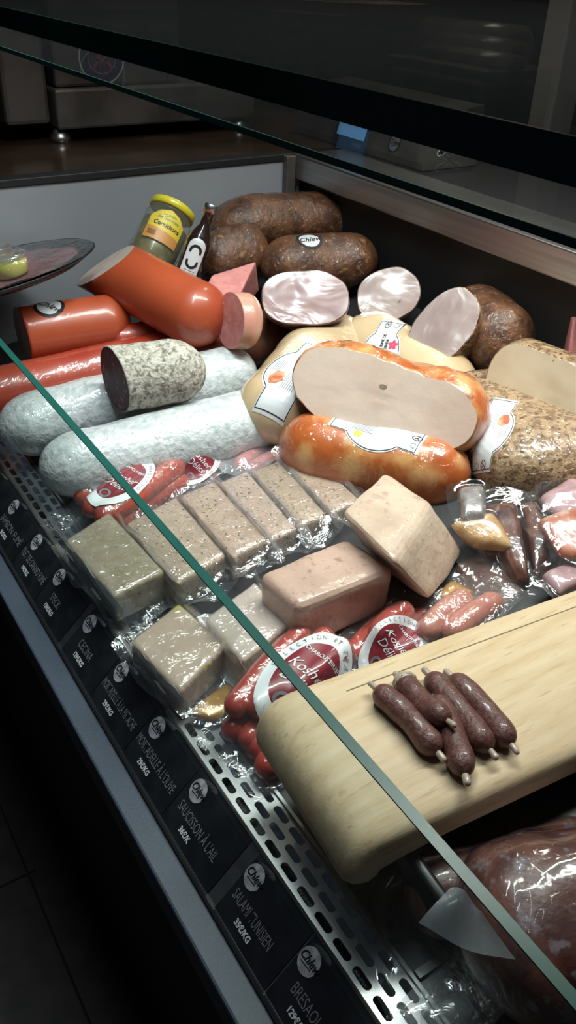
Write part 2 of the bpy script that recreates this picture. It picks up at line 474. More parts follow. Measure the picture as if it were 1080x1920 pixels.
turkey_face = mat('turkey_face', (0.86, 0.66, 0.55), 0.5, (0.80, 0.58, 0.48), 9, 4, bump=0.12, bsc=60, sss=0.1, coat=0.12, coatw=0.1, spec=0.3)
orange_rind = mat('orange_rind', (0.44, 0.10, 0.025), 0.35, (0.60, 0.30, 0.12), 22, 7, 0.42, 0.62, bump=0.3, bsc=70, coat=0.9, coatw=0.3, csc=40, col3=(0.18, 0.03, 0.012), sc3=30, lo3=0.58, hi3=0.72)
orange_rind2 = mat('orange_rind_wet', (0.42, 0.10, 0.022), 0.32, (0.58, 0.29, 0.11), 17, 7, 0.48, 0.62, bump=0.2, bsc=50, coat=1, coatw=0.7, csc=26, col3=(0.30, 0.045, 0.01), sc3=12, lo3=0.50, hi3=0.7)
cream = mat('cream_turkey', (0.60, 0.44, 0.27), 0.4, (0.54, 0.38, 0.22), 10, 6, coat=1, coatw=0.3, csc=20, bump=0.1, sss=0.08)
herb = mat('herb_crust', (0.36, 0.23, 0.13), 0.5, (0.19, 0.105, 0.05), 62, 9, 0.45, 0.60, bump=0.8, bsc=130, coat=1, coatw=0.9, csc=28, col3=(0.09, 0.05, 0.02), sc3=150, lo3=0.55, hi3=0.63, croug=0.1)
cheese = mat('cream_cut', (0.80, 0.64, 0.46), 0.45, (0.70, 0.54, 0.37), 12, 5, coat=0.25, coatw=0.3, col3=(0.25, 0.16, 0.07), sc3=70, lo3=0.72, hi3=0.76)
roast = mat('roast_crust', (0.14, 0.055, 0.022), 0.5, (0.065, 0.024, 0.010), 28, 9, 0.4, 0.6, bump=0.8, bsc=90, coat=0.8, coatw=1.0, csc=60, croug=0.1, col3=(0.26, 0.13, 0.05), sc3=50, lo3=0.62, hi3=0.72)
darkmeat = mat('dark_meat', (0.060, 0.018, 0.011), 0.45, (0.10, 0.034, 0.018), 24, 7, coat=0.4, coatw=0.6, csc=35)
ham_face = mat('ham_face', (0.60, 0.36, 0.34), 0.5, (0.50, 0.28, 0.28), 12, 6, bump=0.15, bsc=60, spec=0.3)
ham_pale = mat('ham_pale', (0.66, 0.50, 0.45), 0.5, (0.54, 0.38, 0.35), 16, 6, spec=0.3, bump=0.15, col3=(0.33, 0.2, 0.17), sc3=60, lo3=0.70, hi3=0.75)
ham_side = mat('ham_side', (0.20, 0.11, 0.10), 0.5, (0.13, 0.065, 0.055), 20, coat=0.8, coatw=0.6)
wood = mat('beech', (0.66, 0.50, 0.33), 0.6, (0.55, 0.385, 0.225), 9, 8, 0.35, 0.7, stretch=(1.2, 9, 9), bump=0.08, bsc=40, col3=(0.50, 0.34, 0.19), sc3=22, lo3=0.60, hi3=0.72)
groove_m = mat('groove_stain', (0.20, 0.14, 0.08), 0.7)
mini = mat('dry_sausage', (0.105, 0.035, 0.028), 0.5, (0.17, 0.075, 0.06), 130, 6, 0.5, 0.75, bump=0.4, bsc=220, coat=0.25)
tip_m = mat('casing_tip', (0.40, 0.31, 0.25), 0.4, coat=0.5)
hotdog = mat('hotdog_skin', (0.48, 0.05, 0.03), 0.35, (0.40, 0.035, 0.02), 14, coat=1, coatw=0.25, csc=40, sss=0.08)
hotdog_far = mat('hotdog_skin_orange', (0.46, 0.075, 0.04), 0.35, (0.38, 0.05, 0.03), 14, coat=1, coatw=0.3, csc=40, sss=0.08)
pink_dog = mat('pink_sausage', (0.56, 0.22, 0.16), 0.35, (0.50, 0.17, 0.13), 14, coat=1, coatw=0.2, csc=40, sss=0.08)
burg = mat('burgundy_label', (0.20, 0.018, 0.030), 0.4, coat=0.6)
paper = mat('white_paper', (0.66, 0.67, 0.69), 0.45, coat=0.8, coatw=0.15, csc=12)
paper_txt = mat('print_grey', (0.24, 0.24, 0.25), 0.6)
paper_red = mat('print_pink', (0.60, 0.05, 0.12), 0.5)
paper_food = mat('print_food', (0.45, 0.10, 0.05), 0.5, (0.52, 0.33, 0.18), 70, 4)
green_spot = mat('print_lime', (0.50, 0.60, 0.05), 0.5)
yellow_lid = mat('yellow_lid', (0.60, 0.50, 0.03), 0.35, coat=0.4)
yellow_lab = mat('yellow_label', (0.62, 0.46, 0.04), 0.45, (0.55, 0.30, 0.05), 14, 3, 0.5, 0.62)
orange_lab = mat('orange_label', (0.50, 0.22, 0.05), 0.45)
green_ink = mat('green_ink', (0.16, 0.30, 0.05), 0.5)
pickle = mat('gherkins', (0.10, 0.085, 0.02), 0.3, (0.17, 0.14, 0.04), 45, 4, coat=0.5)
sauce = mat('dark_sauce', (0.02, 0.012, 0.01), 0.2, coat=1)
jglass = film('jar_glass', tint=(0.93, 0.95, 0.93), base=0.03, rough=0.03, haze=0.05, bump=0)
amber = mat('amber_pot', (0.48, 0.28, 0.07), 0.3, (0.40, 0.22, 0.05), 20, coat=1)
yel_pot = mat('yellow_pot', (0.50, 0.46, 0.10), 0.3, coat=1)
tray_m = mat('black_tray', (0.012, 0.012, 0.013), 0.35)
plate_meat = mat('plated_meat', (0.30, 0.13, 0.14), 0.45, (0.16, 0.06, 0.06), 18, coat=0.5, col3=(0.05, 0.07, 0.03), sc3=22, lo3=0.62, hi3=0.70)
cured = mat('cured_ham', (0.42, 0.12, 0.06), 0.4, (0.62, 0.40, 0.33), 24, 6, 0.5, 0.62, coat=0.35, coatw=0.8, csc=50, col3=(0.55, 0.24, 0.03), sc3=14, lo3=0.55, hi3=0.68)
lilac = mat('pale_sliced_ham', (0.46, 0.28, 0.29), 0.5, (0.34, 0.18, 0.19), 26, 6, coat=0.3, coatw=0.8)
gold = mat('gold_card', (0.50, 0.27, 0.08), 0.3, (0.32, 0.15, 0.04), 16, metal=0.5, coat=1, coatw=0.5)
magret = mat('dried_duck', (0.065, 0.018, 0.014), 0.35, (0.16, 0.05, 0.022), 26, 7, coat=0.4, coatw=0.9, csc=45)
fat = mat('duck_fat', (0.52, 0.26, 0.09), 0.35, (0.60, 0.38, 0.17), 60, 6, bump=0.4, bsc=90, coat=1, coatw=0.9)
silver = mat('silver_wrap', (0.35, 0.32, 0.31), 0.3, (0.16, 0.13, 0.12), 30, 5, coat=1, coatw=1.0, csc=70, stretch=(1, 1, 3), metal=0.3)
big_salami = mat('marbled_salami', (0.075, 0.022, 0.018), 0.4, (0.17, 0.06, 0.04), 26, 8, 0.45, 0.65, coat=0.5, coatw=0.8, csc=12, col3=(0.20, 0.15, 0.17), sc3=55, lo3=0.58, hi3=0.66, bump=0.4)
wicker_m = mat('wicker', (0.20, 0.15, 0.10), 0.6, (0.10, 0.07, 0.045), 40)
roll_m = mat('film_roll', (0.50, 0.46, 0.40), 0.25, (0.42, 0.38, 0.32), 12, coat=1, coatw=0.3)
core_m = mat('cardboard_core', (0.10, 0.06, 0.03), 0.8)
screen_m = mat('screen_blue', (0.12, 0.30, 0.55), 0.4, emit=0.35)
navy = mat('navy', (0.010, 0.014, 0.045), 0.4)
logo_red = mat('logo_red', (0.30, 0.03, 0.04), 0.5)
post_m = mat('frame_pale', (0.5, 0.48, 0.43), 0.4)
skin_grain = None

# ------------------------------------------------------------------ setting
FZ = -0.85
def S(name, bm, m, **k): return mk(name, bm, m, None, smooth=False, kind='structure', **k)
S('floor', box(-2.5, 4.5, -2.0, 5.0, FZ - 0.05, FZ), floor_m)
gb = []
for gx in (-1.044, -0.445, 0.154):
    gb.append(box(gx - 0.0025, gx + 0.0025, -2, 5, FZ - 0.001, FZ + 0.0006))
for gy in (-1.25, -0.65, -0.05, 0.55, 1.147, 1.747, 2.35):
    gb.append(box(-2.4, 0.17, gy - 0.0025, gy + 0.0025, FZ - 0.001, FZ + 0.0007))
S('trim_1', join(gb), grout)
S('wall_back', box(3.4, 3.5, -2, 5, FZ, 2.0), wall_dark)
S('wall_far', box(-2.5, 3.4, 4.4, 4.5, FZ, 2.0), wall_dark)
S('ceiling', box(-2.5, 3.5, -2, 4.5, 2.0, 2.05), wall_dark)
S('trim_2', box(1.93, 2.02, 1.72, 1.80, 0.35, 1.9, 0.006), post_m)

# ------------------------------------------------------------------ the refrigerated case
YA, YB = -0.35, 1.79
case = empty('display_case', (0.7, 0.7, FZ), label='long black refrigerated deli display case holding all the meats', category='display case')
ORG[case] = V((0.7, 0.7, FZ))
mk('front_panel', box(0.249, 0.275, YA, 2.2, FZ, -0.062), black_soft, case, smooth=False)
mk('bumper_rail', box(0.188, 0.222, YA, 2.2, -0.098, -0.056, 0.003), rail_m, case, smooth=False, label='blue-grey speckled rail')
mk('body_panel', box(0.275, 1.22, YA, YB + 0.02, FZ, -0.03), black_soft, case, smooth=False)
# deck: flat front then rising to the back
bm = bmesh.new()
prof = [(0.325, -0.03), (0.325, -0.002), (0.34, 0.0), (1.18, deckz(1.18)), (1.18, -0.03)]
r0 = [bm.verts.new((x, YA, z)) for x, z in prof]; r1 = [bm.verts.new((x, YB, z)) for x, z in prof]
bm.faces.new(r0); bm.faces.new(r1[::-1])
for i in range(5): bm.faces.new((r0[i], r1[i], r1[(i + 1) % 5], r0[(i + 1) % 5]))
bmesh.ops.recalc_face_normals(bm, faces=bm.faces)
mk('deck', bm, black_metal, case, smooth=False)
mk('rear_panel', box(1.18, 1.22, YA, YB, -0.03, 0.35), black_soft, case, smooth=False)
mk('end_panel', box(0.20, 1.22, YB, YB + 0.03, -0.03, 0.335), wallgrey, case, smooth=False, label='grey metal end panel')
mk('rear_rim', box(1.155, 1.30, YA, YB - 0.001, 0.298, 0.351, 0.003), steel, case, smooth=False, label='brushed steel rim along the rear')
mk('corner_strip', box(1.13, 1.155, YB - 0.02, YB - 0.001, 0.12, 0.349, 0.002), steel_dull, case, smooth=False)
mk('deck_divider', join([box(0.33, 0.385, 0.262, 0.27, 0.0003, 0.004)]), steel, case, smooth=False)

# price rail: sloping aluminium holder
rail = empty('price_rail', (0.25, 0.7, -0.06), label='sloping aluminium rail that holds the black price cards below the front glass', category='rail')
A0 = V((0.277, 0, 0.0)); SL = V((-0.055, 0, -0.052)); SLn = SL.normalized(); SN = V((-0.052, 0, 0.055)).normalized()
def sloped(y0, y1, b0, b1, n0, n1):
    top = []
    for (b, n) in ((b0, n0), (b1, n0), (b1, n1), (b0, n1)):
        top.append(A0 + (-SLn) * (b - 0.0757) + SN * n)
    bm = bmesh.new()
    q0 = [bm.verts.new(p + V((0, y0, 0))) for p in top]; q1 = [bm.verts.new(p + V((0, y1, 0))) for p in top]
    bm.faces.new(q0); bm.faces.new(q1[::-1])
    for i in range(4): bm.faces.new((q0[i], q1[i], q1[(i + 1) % 4], q0[(i + 1) % 4]))
    bmesh.ops.recalc_face_normals(bm, faces=bm.faces); return bm
mk('holder', sloped(YA, YB, 0, 0.0757, -0.006, -0.001), steel, rail, smooth=False)
mk('lower_lip', sloped(YA, YB, -0.003, 0.0005, -0.006, 0.003), black_metal, rail, smooth=False)
mk('upper_lip', sloped(YA, YB, 0.0755, 0.078, -0.006, 0.002), steel_dull, rail, smooth=False)

def chlew(parent, c, n, x, s, bv=None, lift=0.0005, disc=logo_m):
    o = decal('logo_disc', disc_mesh(s, s * 1.05), disc, parent, bv, c, n, x, lift)
    decal('logo_script', text_mesh('Chlew', s * 0.98, 0.8, 0.4, 0.0, (0.06 * s, 0.08 * s), bold=s * 0.015), ink_b, o, bv, c, n, x, lift * 1.8)
    decal('logo_line', line_mesh([(-0.55 * s, -0.42 * s), (0.55 * s, -0.34 * s)], s * 0.07), ink_b, o, bv, c, n, x, lift * 1.8)
cards = [
    (1.3165, 1.2105, '', '', 'farthest price card, mostly hidden in the dark at the left edge'),
    (1.2095, 1.1035, 'JAMBON FUMÉ', '35€/KG', 'second farthest black price card, at the left edge of the photo'),
    (1.1020, 0.9985, 'FILET DE CANARD FUMÉ', '19€/KG', 'black price card with a long smoked duck name, before the SPECK card'),
    (0.9975, 0.8950, 'SPECK', '129€/KG', 'black price card reading SPECK 129€/KG'),
    (0.8800, 0.7800, 'CECINA', '129€/KG', 'black price card reading CECINA 129€/KG'),
    (0.7788, 0.6740, 'MORTADELLE À LA PISTACHE', '29€/KG', 'black price card reading MORTADELLE À LA PISTACHE'),
    (0.6728, 0.5690, "MORTADELLE À L'OLIVE", '29€/KG', "black price card reading MORTADELLE À L'OLIVE"),
    (0.5680, 0.4600, "SAUCISSON À L'AIL", '36€/K', "black price card reading SAUCISSON À L'AIL"),
    (0.4430, 0.3475, 'SALAMI TUNISIEN', '35€/KG', 'black price card reading SALAMI TUNISIEN 35€/KG'),
    (0.3450, 0.2400, 'BRESAOLA', '129€/KG', 'nearest black price card, reading BRESAOLA'),
]
for (ya, yb, nm, pr_, lb) in cards:
    t = mk('price_card', sloped(yb, ya, 0.002, 0.0745, -0.0004, 0.0002), card_m, None, smooth=False, label=lb, category='price card', group='price cards along the rail')
    def cpt(a, b): return A0 + V((0, ya - a, 0)) - SLn * (b - 0.0757)
    xd = V((0, -1, 0))
    chlew(t, cpt(0.0125 if len(nm) < 16 else 0.0175, 0.0548), SN, xd, 0.0125, lift=0.0006)
    if nm:
        wd = {'SPECK': 0.030, 'CECINA': 0.039, 'SALAMI TUNISIEN': 0.067, 'BRESAOLA': 0.048, "SAUCISSON À L'AIL": 0.081}.get(nm, 0.093)
        tm = text_mesh(nm, 0.0165, 1.0)
        xs = [v.co.x for v in tm.verts]; k = wd / (max(xs) - min(xs))
        for v in tm.verts: v.co.x = v.co.x * k + (0.040 if wd < 0.07 else 0.0495); v.co.y += 0.0295
        decal('product_name', tm, ink_g, t, None, cpt(0, 0), SN, xd, 0.0006)
        decal('price', text_mesh(pr_, 0.0092, 0.85, off=(0.040, 0.0142), bold=0.00035), ink_w, t, None, cpt(0, 0), SN, xd, 0.0006)

# slotted grille behind the front glass
def grille():
    nx, pitch = 4, 0.0300
    bm = bmesh.new(); x0, x1 = 0.281, 0.324
    rows = 3; rw = (x1 - x0) / rows
    hw, hl = 0.0042, 0.0118
    z = 0.0
    y = YA + 0.1
    cells = []
    while y < 1.70:
        for r in range(rows):
            cx_ = x0 + rw * (r + 0.5); cy_ = y + (pitch / 2 if r % 2 else 0)
            k = 16; hole = []
            for i in range(k):
                th = 2 * PI * i / k + 0.0001
                px_ = hw * math.cos(th); py_ = hw * math.sin(th) + (hl - hw) * (1 if math.sin(th) > 0 else -1)
                hole.append((px_, py_))
            outer = []
            for (hx, hy) in hole:
                s_ = max(abs(hx) / (rw / 2), abs(hy) / (pitch / 2)); outer.append((hx / s_, hy / s_))
            # exact corners
            for ci, (sx_, sy_) in enumerate(((1, 1), (-1, 1), (-1, -1), (1, -1))):
                bi = min(range(k), key=lambda q: (outer[q][0] - sx_ * rw / 2) ** 2 + (outer[q][1] - sy_ * pitch / 2) ** 2)
                outer[bi] = (sx_ * rw / 2, sy_ * pitch / 2)
            vi = [bm.verts.new((cx_ + a, cy_ + b, z)) for a, b in hole]
            vo = [bm.verts.new((cx_ + a, cy_ + b, z)) for a, b in outer]
            vd = [bm.verts.new((cx_ + a, cy_ + b, z - 0.0015)) for a, b in hole]
            for i in range(k):
                j = (i + 1) % k
                bm.faces.new((vi[i], vo[i], vo[j], vi[j])); bm.faces.new((vi[i], vi[j], vd[j], vd[i]))
        y += pitch
    bmesh.ops.remove_doubles(bm, verts=bm.verts, dist=1e-5)
    bmesh.ops.recalc_face_normals(bm, faces=bm.faces)
    return bm
g = mk('air_grille', grille(), steel, None, smooth=False, label='perforated steel air grille with staggered slots running behind the front glass', category='grille')
mk('grille_edge', join([box(0.3245, 0.328, YA, 1.74, -0.012, 0.0035), box(0.2775, 0.281, YA, 1.74, -0.012, 0.001)]), steel, g, smooth=False)
mk('air_channel', box(0.281, 0.325, YA, YB, -0.029, -0.028), black_soft, case, smooth=False)

# front glass, standing in the rail
gl = mk('front_glass', box(0.2675, 0.2755, YA, 1.775, 0.003, 0.281), GL, None, smooth=False, label='upright front glass pane with green polished top edge', category='glass pane')
mk('polished_edge', box(0.2673, 0.2757, YA, 1.776, 0.281, 0.2825), GEDGE, gl, smooth=False, label='green polished edge')
# canopy glass close to the camera
can = mk('canopy_glass', box(0.2095, 1.1, -0.35, 1.70, 0.6955, 0.7085), GL, None, smooth=False, label='thick glass canopy shelf crossing the top of the photo with dark green edge', category='glass shelf')
mk('polished_edge', box(0.2075, 0.2095, -0.35, 1.70, 0.6955, 0.7085), GDARK, can, smooth=False, label='thick dark green edge')
leaf = mk('glass_leaf', box(0.2165, 1.1, -0.35, 1.70, 0.6765, 0.6795), GL, None, smooth=False, label='thin glass sheet just below the thick canopy glass', category='glass shelf')
mk('polished_edge', box(0.2155, 0.2165, -0.35, 1.70, 0.6765, 0.6795), GEDGE, leaf, smooth=False)
br = empty('canopy_bracket', (0.9, -0.32, 0.0), label='steel bracket post carrying the canopy glass at the near end', category='bracket')
mk('post', box(0.88, 0.92, -0.34, -0.30, deckz(0.9), 0.6765, 0.003), steel_dull, br)
mk('spacer', box(0.86, 0.94, -0.35, -0.28, 0.6795, 0.6955, 0.002), steel_dull, br)

# ------------------------------------------------------------------ counters and machines behind
c1 = empty('side_counter', (0.9, 2.5, FZ), label='brown glossy counter with black front trim beyond the case end', category='counter')
mk('worktop', box(-0.3, 1.9, YB + 0.035, 3.4, 0.30, 0.35), counter_m, c1, smooth=False)
mk('edge_trim', box(-0.3, 1.155, YB - 0.004, YB + 0.034, 0.336, 0.3515, 0.002), black_metal, c1, smooth=False)
mk('cabinet', box(-0.25, 1.85, YB + 0.08, 3.35, FZ, 0.30), black_soft, c1, smooth=False)
c2 = empty('rear_counter', (1.6, 0.6, FZ), label='dark service counter behind the steel rear rim', category='counter')
mk('worktop', box(1.301, 2.3, YA, YB + 0.034, 0.31, 0.35), black_metal, c2, smooth=False)
mk('cabinet', box(1.33, 2.25, YA, YB + 0.03, FZ, 0.31), black_soft, c2, smooth=False)

sl = empty('meat_slicer', (0.95, 2.3, 0.35), label='dark stainless slicer base with round blue club sticker standing on the brown counter', category='slicer')
y0 = 2.10
xl = PY(107, 215, y0).x; xr = PY(478, 180, y0).x
zb = PY(107, 245, y0).z; zs = PY(107, 168, y0).z
mk('lower_body', box(xl, xr, y0, y0 + 0.40, zb, zs, 0.006), steel_dull, sl, smooth=False)
mk('upper_body', box(xl + 0.01, xl + 0.33, y0 + 0.02, y0 + 0.36, zs, zs + 0.22, 0.008), steel_dull, sl, smooth=False)
mk('side_arm', box(xl - 0.11, xl - 0.005, y0 + 0.03, y0 + 0.33, zb + 0.01, zs + 0.16, 0.01), steel_dull, sl, smooth=False)
for fx, fy in ((xl + 0.012, y0 + 0.03), (xr - 0.03, y0 + 0.03), (xl + 0.012, y0 + 0.36), (xr - 0.03, y0 + 0.36)):
    mk('foot', lathe([(0, 0), (0.026, 0), (0.024, 0.012), (0.014, zb - 0.35), (0, zb - 0.35)], V((fx, fy, 0.35)), V((0, 0, 1)), 24), steel, sl)
pc = PY(190, 108, y0 + 0.02); pc.y -= 0.0015
N_ = V((0, -1, 0)); X_ = V((1, 0, 0))
rr = 0.056
cs_ = decal('club_sticker', disc_mesh(rr, rr), ink_w, sl, None, pc, N_, X_, 0.0004)
decal('sticker_field', disc_mesh(rr * 0.94, rr * 0.94), navy, cs_, None, pc, N_, X_, 0.0008)
decal('sticker_ring', disc_mesh(rr * 0.62, rr * 0.62, 0.93), ink_g, cs_, None, pc, N_, X_, 0.0011)
tw = [line_mesh([(-0.42 * rr, -0.45 * rr), (-0.15 * rr, 0.0), (-0.04 * rr, 0.55 * rr)], 0.13 * rr), line_mesh([(0.42 * rr, -0.45 * rr), (0.15 * rr, 0.0), (0.04 * rr, 0.55 * rr)], 0.13 * rr), line_mesh([(-0.25 * rr, -0.08 * rr), (0.25 * rr, -0.08 * rr)], 0.10 * rr)]
decal('tower_mark', join(tw), logo_red, cs_, None, pc, N_, X_, 0.0014)

sca = empty('counter_scale', (1.4, 1.5, 0.35), label='grey electronic scale with blue lit screen and stickers on the rear counter', category='scale')
p0 = P(553, 262, 0.36); p1 = P(790, 330, 0.36)
sx0 = 1.315
ya_, yb_ = PX(553, 262, sx0).y, PX(790, 330, sx0).y
zb_ = 0.352
def slab(pts, y0_, y1_):
    bm = bmesh.new()
    a = [bm.verts.new((x, y0_, z)) for x, z in pts]; b = [bm.verts.new((x, y1_, z)) for x, z in pts]
    bm.faces.new(a); bm.faces.new(b[::-1])
    for i in range(len(pts)): bm.faces.new((a[i], b[i], b[(i + 1) % len(pts)], a[(i + 1) % len(pts)]))
    bmesh.ops.recalc_face_normals(bm, faces=bm.faces); return bm
prof = [(sx0, zb_), (sx0, zb_ + 0.015), (sx0 + 0.03, zb_ + 0.11), (sx0 + 0.16, zb_ + 0.125), (sx0 + 0.16, zb_)]
mk('housing', slab(prof, yb_, ya_), steel_dull, sca, smooth=False)
fn = V((-0.095, 0, 0.03)).normalized(); fx = V((0, -1, 0))
def sp(px, py):
    # intersect with sloped front of the scale
    d = RM @ V((px - 540, py - 960, 1600)); q = V((sx0, 0, zb_ + 0.015))
    return EYE + d * ((q - EYE).dot(fn) / d.dot(fn))
cA = sp(660, 248)
bz_ = decal('display_bezel', poly_mesh([(-0.066, -0.036), (0.066, -0.036), (0.066, 0.05), (-0.066, 0.05)]), navy, sca, None, cA, fn, fx, 0.001)
decal('screen', poly_mesh([(-0.056, -0.012), (0.056, -0.012), (0.056, 0.042), (-0.056, 0.042)]), screen_m, bz_, None, cA, fn, fx, 0.0016)
decal('maker_text', text_mesh('HELMAC', 0.012, 0.9, off=(0.032, -0.025)), ink_g, bz_, None, cA, fn, fx, 0.0016)
cB = sp(740, 268)
decal('sticker_ring', disc_mesh(0.021, 0.021), ink_b, sca, None, cB, fn, fx, 0.0008)
chlew(sca, cB, fn, fx, 0.0165, lift=0.001, disc=ink_g)
cC = V((sx0 + 0.03, yb_, zb_ + 0.05))
for dx, m_, wd in ((0, ink_w, 0.011), (0.0004, ink_b, 0.0065)):
    bl = []
    for sg in (1, -1):
        bl.append(line_mesh([(-0.026, -0.018 * sg), (0.026, 0.018 * sg)], wd))
        for ex, ey_ in ((-0.026, -0.018 * sg), (0.026, 0.018 * sg)):
            for q in ((0.005, 0.002), (-0.002, 0.006 if ey_ < 0 else -0.006)):
                b_ = disc_mesh(wd * 0.62, wd * 0.62, n=16, k=2)
                for v in b_.verts: v.co += V((ex + (q[0] if ex > 0 else -q[0]), ey_ + q[1], 0))
                bl.append(b_)
    decal('crossbones', join(bl), m_, sca, None, cC + V((0.045, 0, 0)), V((0, -1, 0)), V((1, 0, 0)), 0.0006 + dx)

# cling-film roll on its dispenser
cr = empty('cling_film_roll', (1.9, 1.9, 0.35), label='large roll of cling film lying in its dispenser at the top right', category='film roll')
pa, pb = PX(790, 72, 1.75), PX(955, 95, 1.75)
ra_ = 0.055
mk('dispenser', box(1.66, 1.90, pb.y - 0.02, pa.y + 0.04, 0.351, pb.z - ra_ * 0.75, 0.006), steel_dull, cr, smooth=False)
zr = pb.z
a_ = V((1.78, pb.y, zr)); b_ = V((1.78, pa.y, zr))
mk('film_winding', lathe([(0.02, 0), (ra_, 0), (ra_, (a_ - b_).length), (0.02, (a_ - b_).length)], a_, (b_ - a_), 48), roll_m, cr)
mk('core', lathe([(0.012, -0.012), (0.02, -0.012), (0.02, (a_ - b_).length + 0.01), (0.012, (a_ - b_).length + 0.01)], a_, (b_ - a_), 32), core_m, cr)
# wicker basket
wb = empty('wicker_basket', (1.75, 2.55, 0.35), label='dark woven wicker basket seen dimly through the canopy glass', category='basket')
bm = bmesh.new(); nn = 150; lev = 34; rings = []
for k in range(lev + 1):
    ring = []
    for j in range(nn):
        th = 2 * PI * j / nn
        rr_ = 1 + 0.12 * k / lev + 0.022 * math.sin(th * 30 + (k % 2) * PI)
        ring.append(bm.verts.new(V((1.78 + 0.28 * rr_ * math.cos(th), 2.62 + 0.40 * rr_ * math.sin(th), 0.352 + 0.36 * k / lev))))
    rings.append(ring)
for r_, q_ in zip(rings, rings[1:]):
    for j in range(nn): bm.faces.new((r_[j], r_[(j + 1) % nn], q_[(j + 1) % nn], q_[j]))
bm.faces.new(rings[0][::-1])
mk('woven_wall', bm, wicker_m, wb)
ringp = [V((1.78 + 0.315 * math.cos(t * 2 * PI / 40), 2.62 + 0.45 * math.sin(t * 2 * PI / 40), 0.715)) for t in range(41)]
mk('rim', tube(ringp, 0.014, 10), wicker_m, wb)

# ------------------------------------------------------------------ stickers and printed labels
def round_sticker(parent, bv, c, n, x, s):
    o = decal('sticker', disc_mesh(s * 1.28, s * 1.28), ink_b, parent, bv, c, n, x, 0.0006)
    decal('sticker_face', disc_mesh(s, s), paper, o, bv, c, n, x, 0.0010)
    decal('sticker_script', text_mesh('Chlew', s * 0.9, 0.95, 0.45, 0.1, bold=s * 0.012), ink_b, o, bv, c, n, x, 0.0014)
def turkey_label(parent, bv, c, n, x, s=1.0, style='poitrine'):
    """white shaped label with outline, picture, small print and marks; x = reading direction"""
    def arc(cx_, cy_, r, a0, a1, k=14): return [(cx_ + r * math.cos(a0 + (a1 - a0) * i / k), cy_ + r * math.sin(a0 + (a1 - a0) * i / k)) for i in range(k + 1)]
    # centre oval with two straight tabs
    def outline(k):
        a, b, tb, th = 0.062 * s * k, 0.048 * s * k, 0.088 * s * k, 0.026 * s * k
        pts = [(tb, -th), (tb, th)]
        ang = math.asin(min(1, th / b))
        pts += [(a * math.cos(ang + (PI - 2 * ang) * i / 18), b * math.sin(ang + (PI - 2 * ang) * i / 18)) for i in range(19)]
        pts += [(-tb, th), (-tb, -th)]
        pts += [(a * math.cos(PI + ang + (PI - 2 * ang) * i / 18), b * math.sin(PI + ang + (PI - 2 * ang) * i / 18)) for i in range(19)]
        return pts
    lab_ = decal('paper_label', poly_mesh(outline(1), 5), paper, parent, bv, c, n, x, 0.0008)
    decal('label_outline', line_mesh(outline(0.94), 0.0013 * s, True), ink_b, lab_, bv, c, n, x, 0.0014)
    # picture
    b_ = disc_mesh(0.016 * s, 0.011 * s)
    for v in b_.verts:
        v.co *= 1 + 0.3 * noise.noise(v.co * 150); v.co += V((-0.026 * s, 0.020 * s, 0))
    if style != 'eleven': decal('food_picture', b_, paper_food, lab_, bv, c, n, x, 0.0014)
    rows = []
    for i in range(7):
        yy = 0.006 - 0.0032 * i
        rows.append(line_mesh([(-0.045 * s, yy * s), ((-0.002 - 0.004 * (i % 3)) * s, yy * s)], 0.0009 * s))
    for i in range(5):
        yy = 0.036 - 0.0032 * i
        rows.append(line_mesh([(-0.012 * s, yy * s), ((0.018 - 0.003 * (i % 2)) * s, yy * s)], 0.0008 * s))
    decal('small_print', join(rows), paper_txt, lab_, bv, c, n, x, 0.0014)
    tx = {'poitrine': [('POITRINE DE', 0.0), ('DINDE', -0.011)], 'dinde': [('DINDE', -0.002), ('FUMÉE', -0.012)], 'eleven': [], 'herb': []}[style]
    for t_, yy in tx:
        decal('title', text_mesh(t_, 0.0095 * s, 0.9, off=(0.024 * s, yy * s), bold=0.0002), ink_b, lab_, bv, c, n, x, 0.0014)
    # kosher mark in a pointed eye shape
    eye = [line_mesh([(0.075 * s + 0.0095 * s * math.cos(t), 0.006 * s + 0.006 * s * math.sin(t) * abs(math.sin(t)) ** 0.3) for t in [2 * PI * i / 24 for i in range(24)]], 0.0014 * s, True), line_mesh([(0.071 * s, 0.003 * s), (0.078 * s, 0.010 * s)], 0.0016 * s), line_mesh([(0.075 * s, 0.0065 * s), (0.079 * s, 0.0025 * s)], 0.0016 * s)]
    decal('kosher_mark', join(eye), ink_b, lab_, bv, c, n, x, 0.0014)
    b_ = [line_mesh([(0.075 * s + 0.005 * s * math.cos(2 * PI * i / 20), -0.012 * s + 0.005 * s * math.sin(2 * PI * i / 20)) for i in range(20)], 0.001 * s, True)]
    decal('stamp_mark', join(b_), paper_txt, lab_, bv, c, n, x, 0.0014)
    if style == 'poitrine':
        fl = []
        for k in range(5):
            q = disc_mesh(0.0055 * s, 0.004 * s, n=16, k=2)
            for v in q.verts: v.co = Matrix.Rotation(2 * PI * k / 5, 3, 'Z') @ (v.co + V((0.0065 * s, 0, 0))) + V((0.024 * s, -0.027 * s, 0))
            fl.append(q)
        decal('flower_mark', join(fl), paper_red, lab_, bv, c, n, x, 0.0014)
    if style == 'eleven':
        b_ = disc_mesh(0.010 * s, 0.0085 * s)
        for v in b_.verts: v.co = v.co * 0.8 + V((-0.028 * s, -0.022 * s, 0))
        decal('lime_mark', b_, green_spot, lab_, bv, c, n, x, 0.0014)
def cam_dir(p): return (EYE - p).normalized()

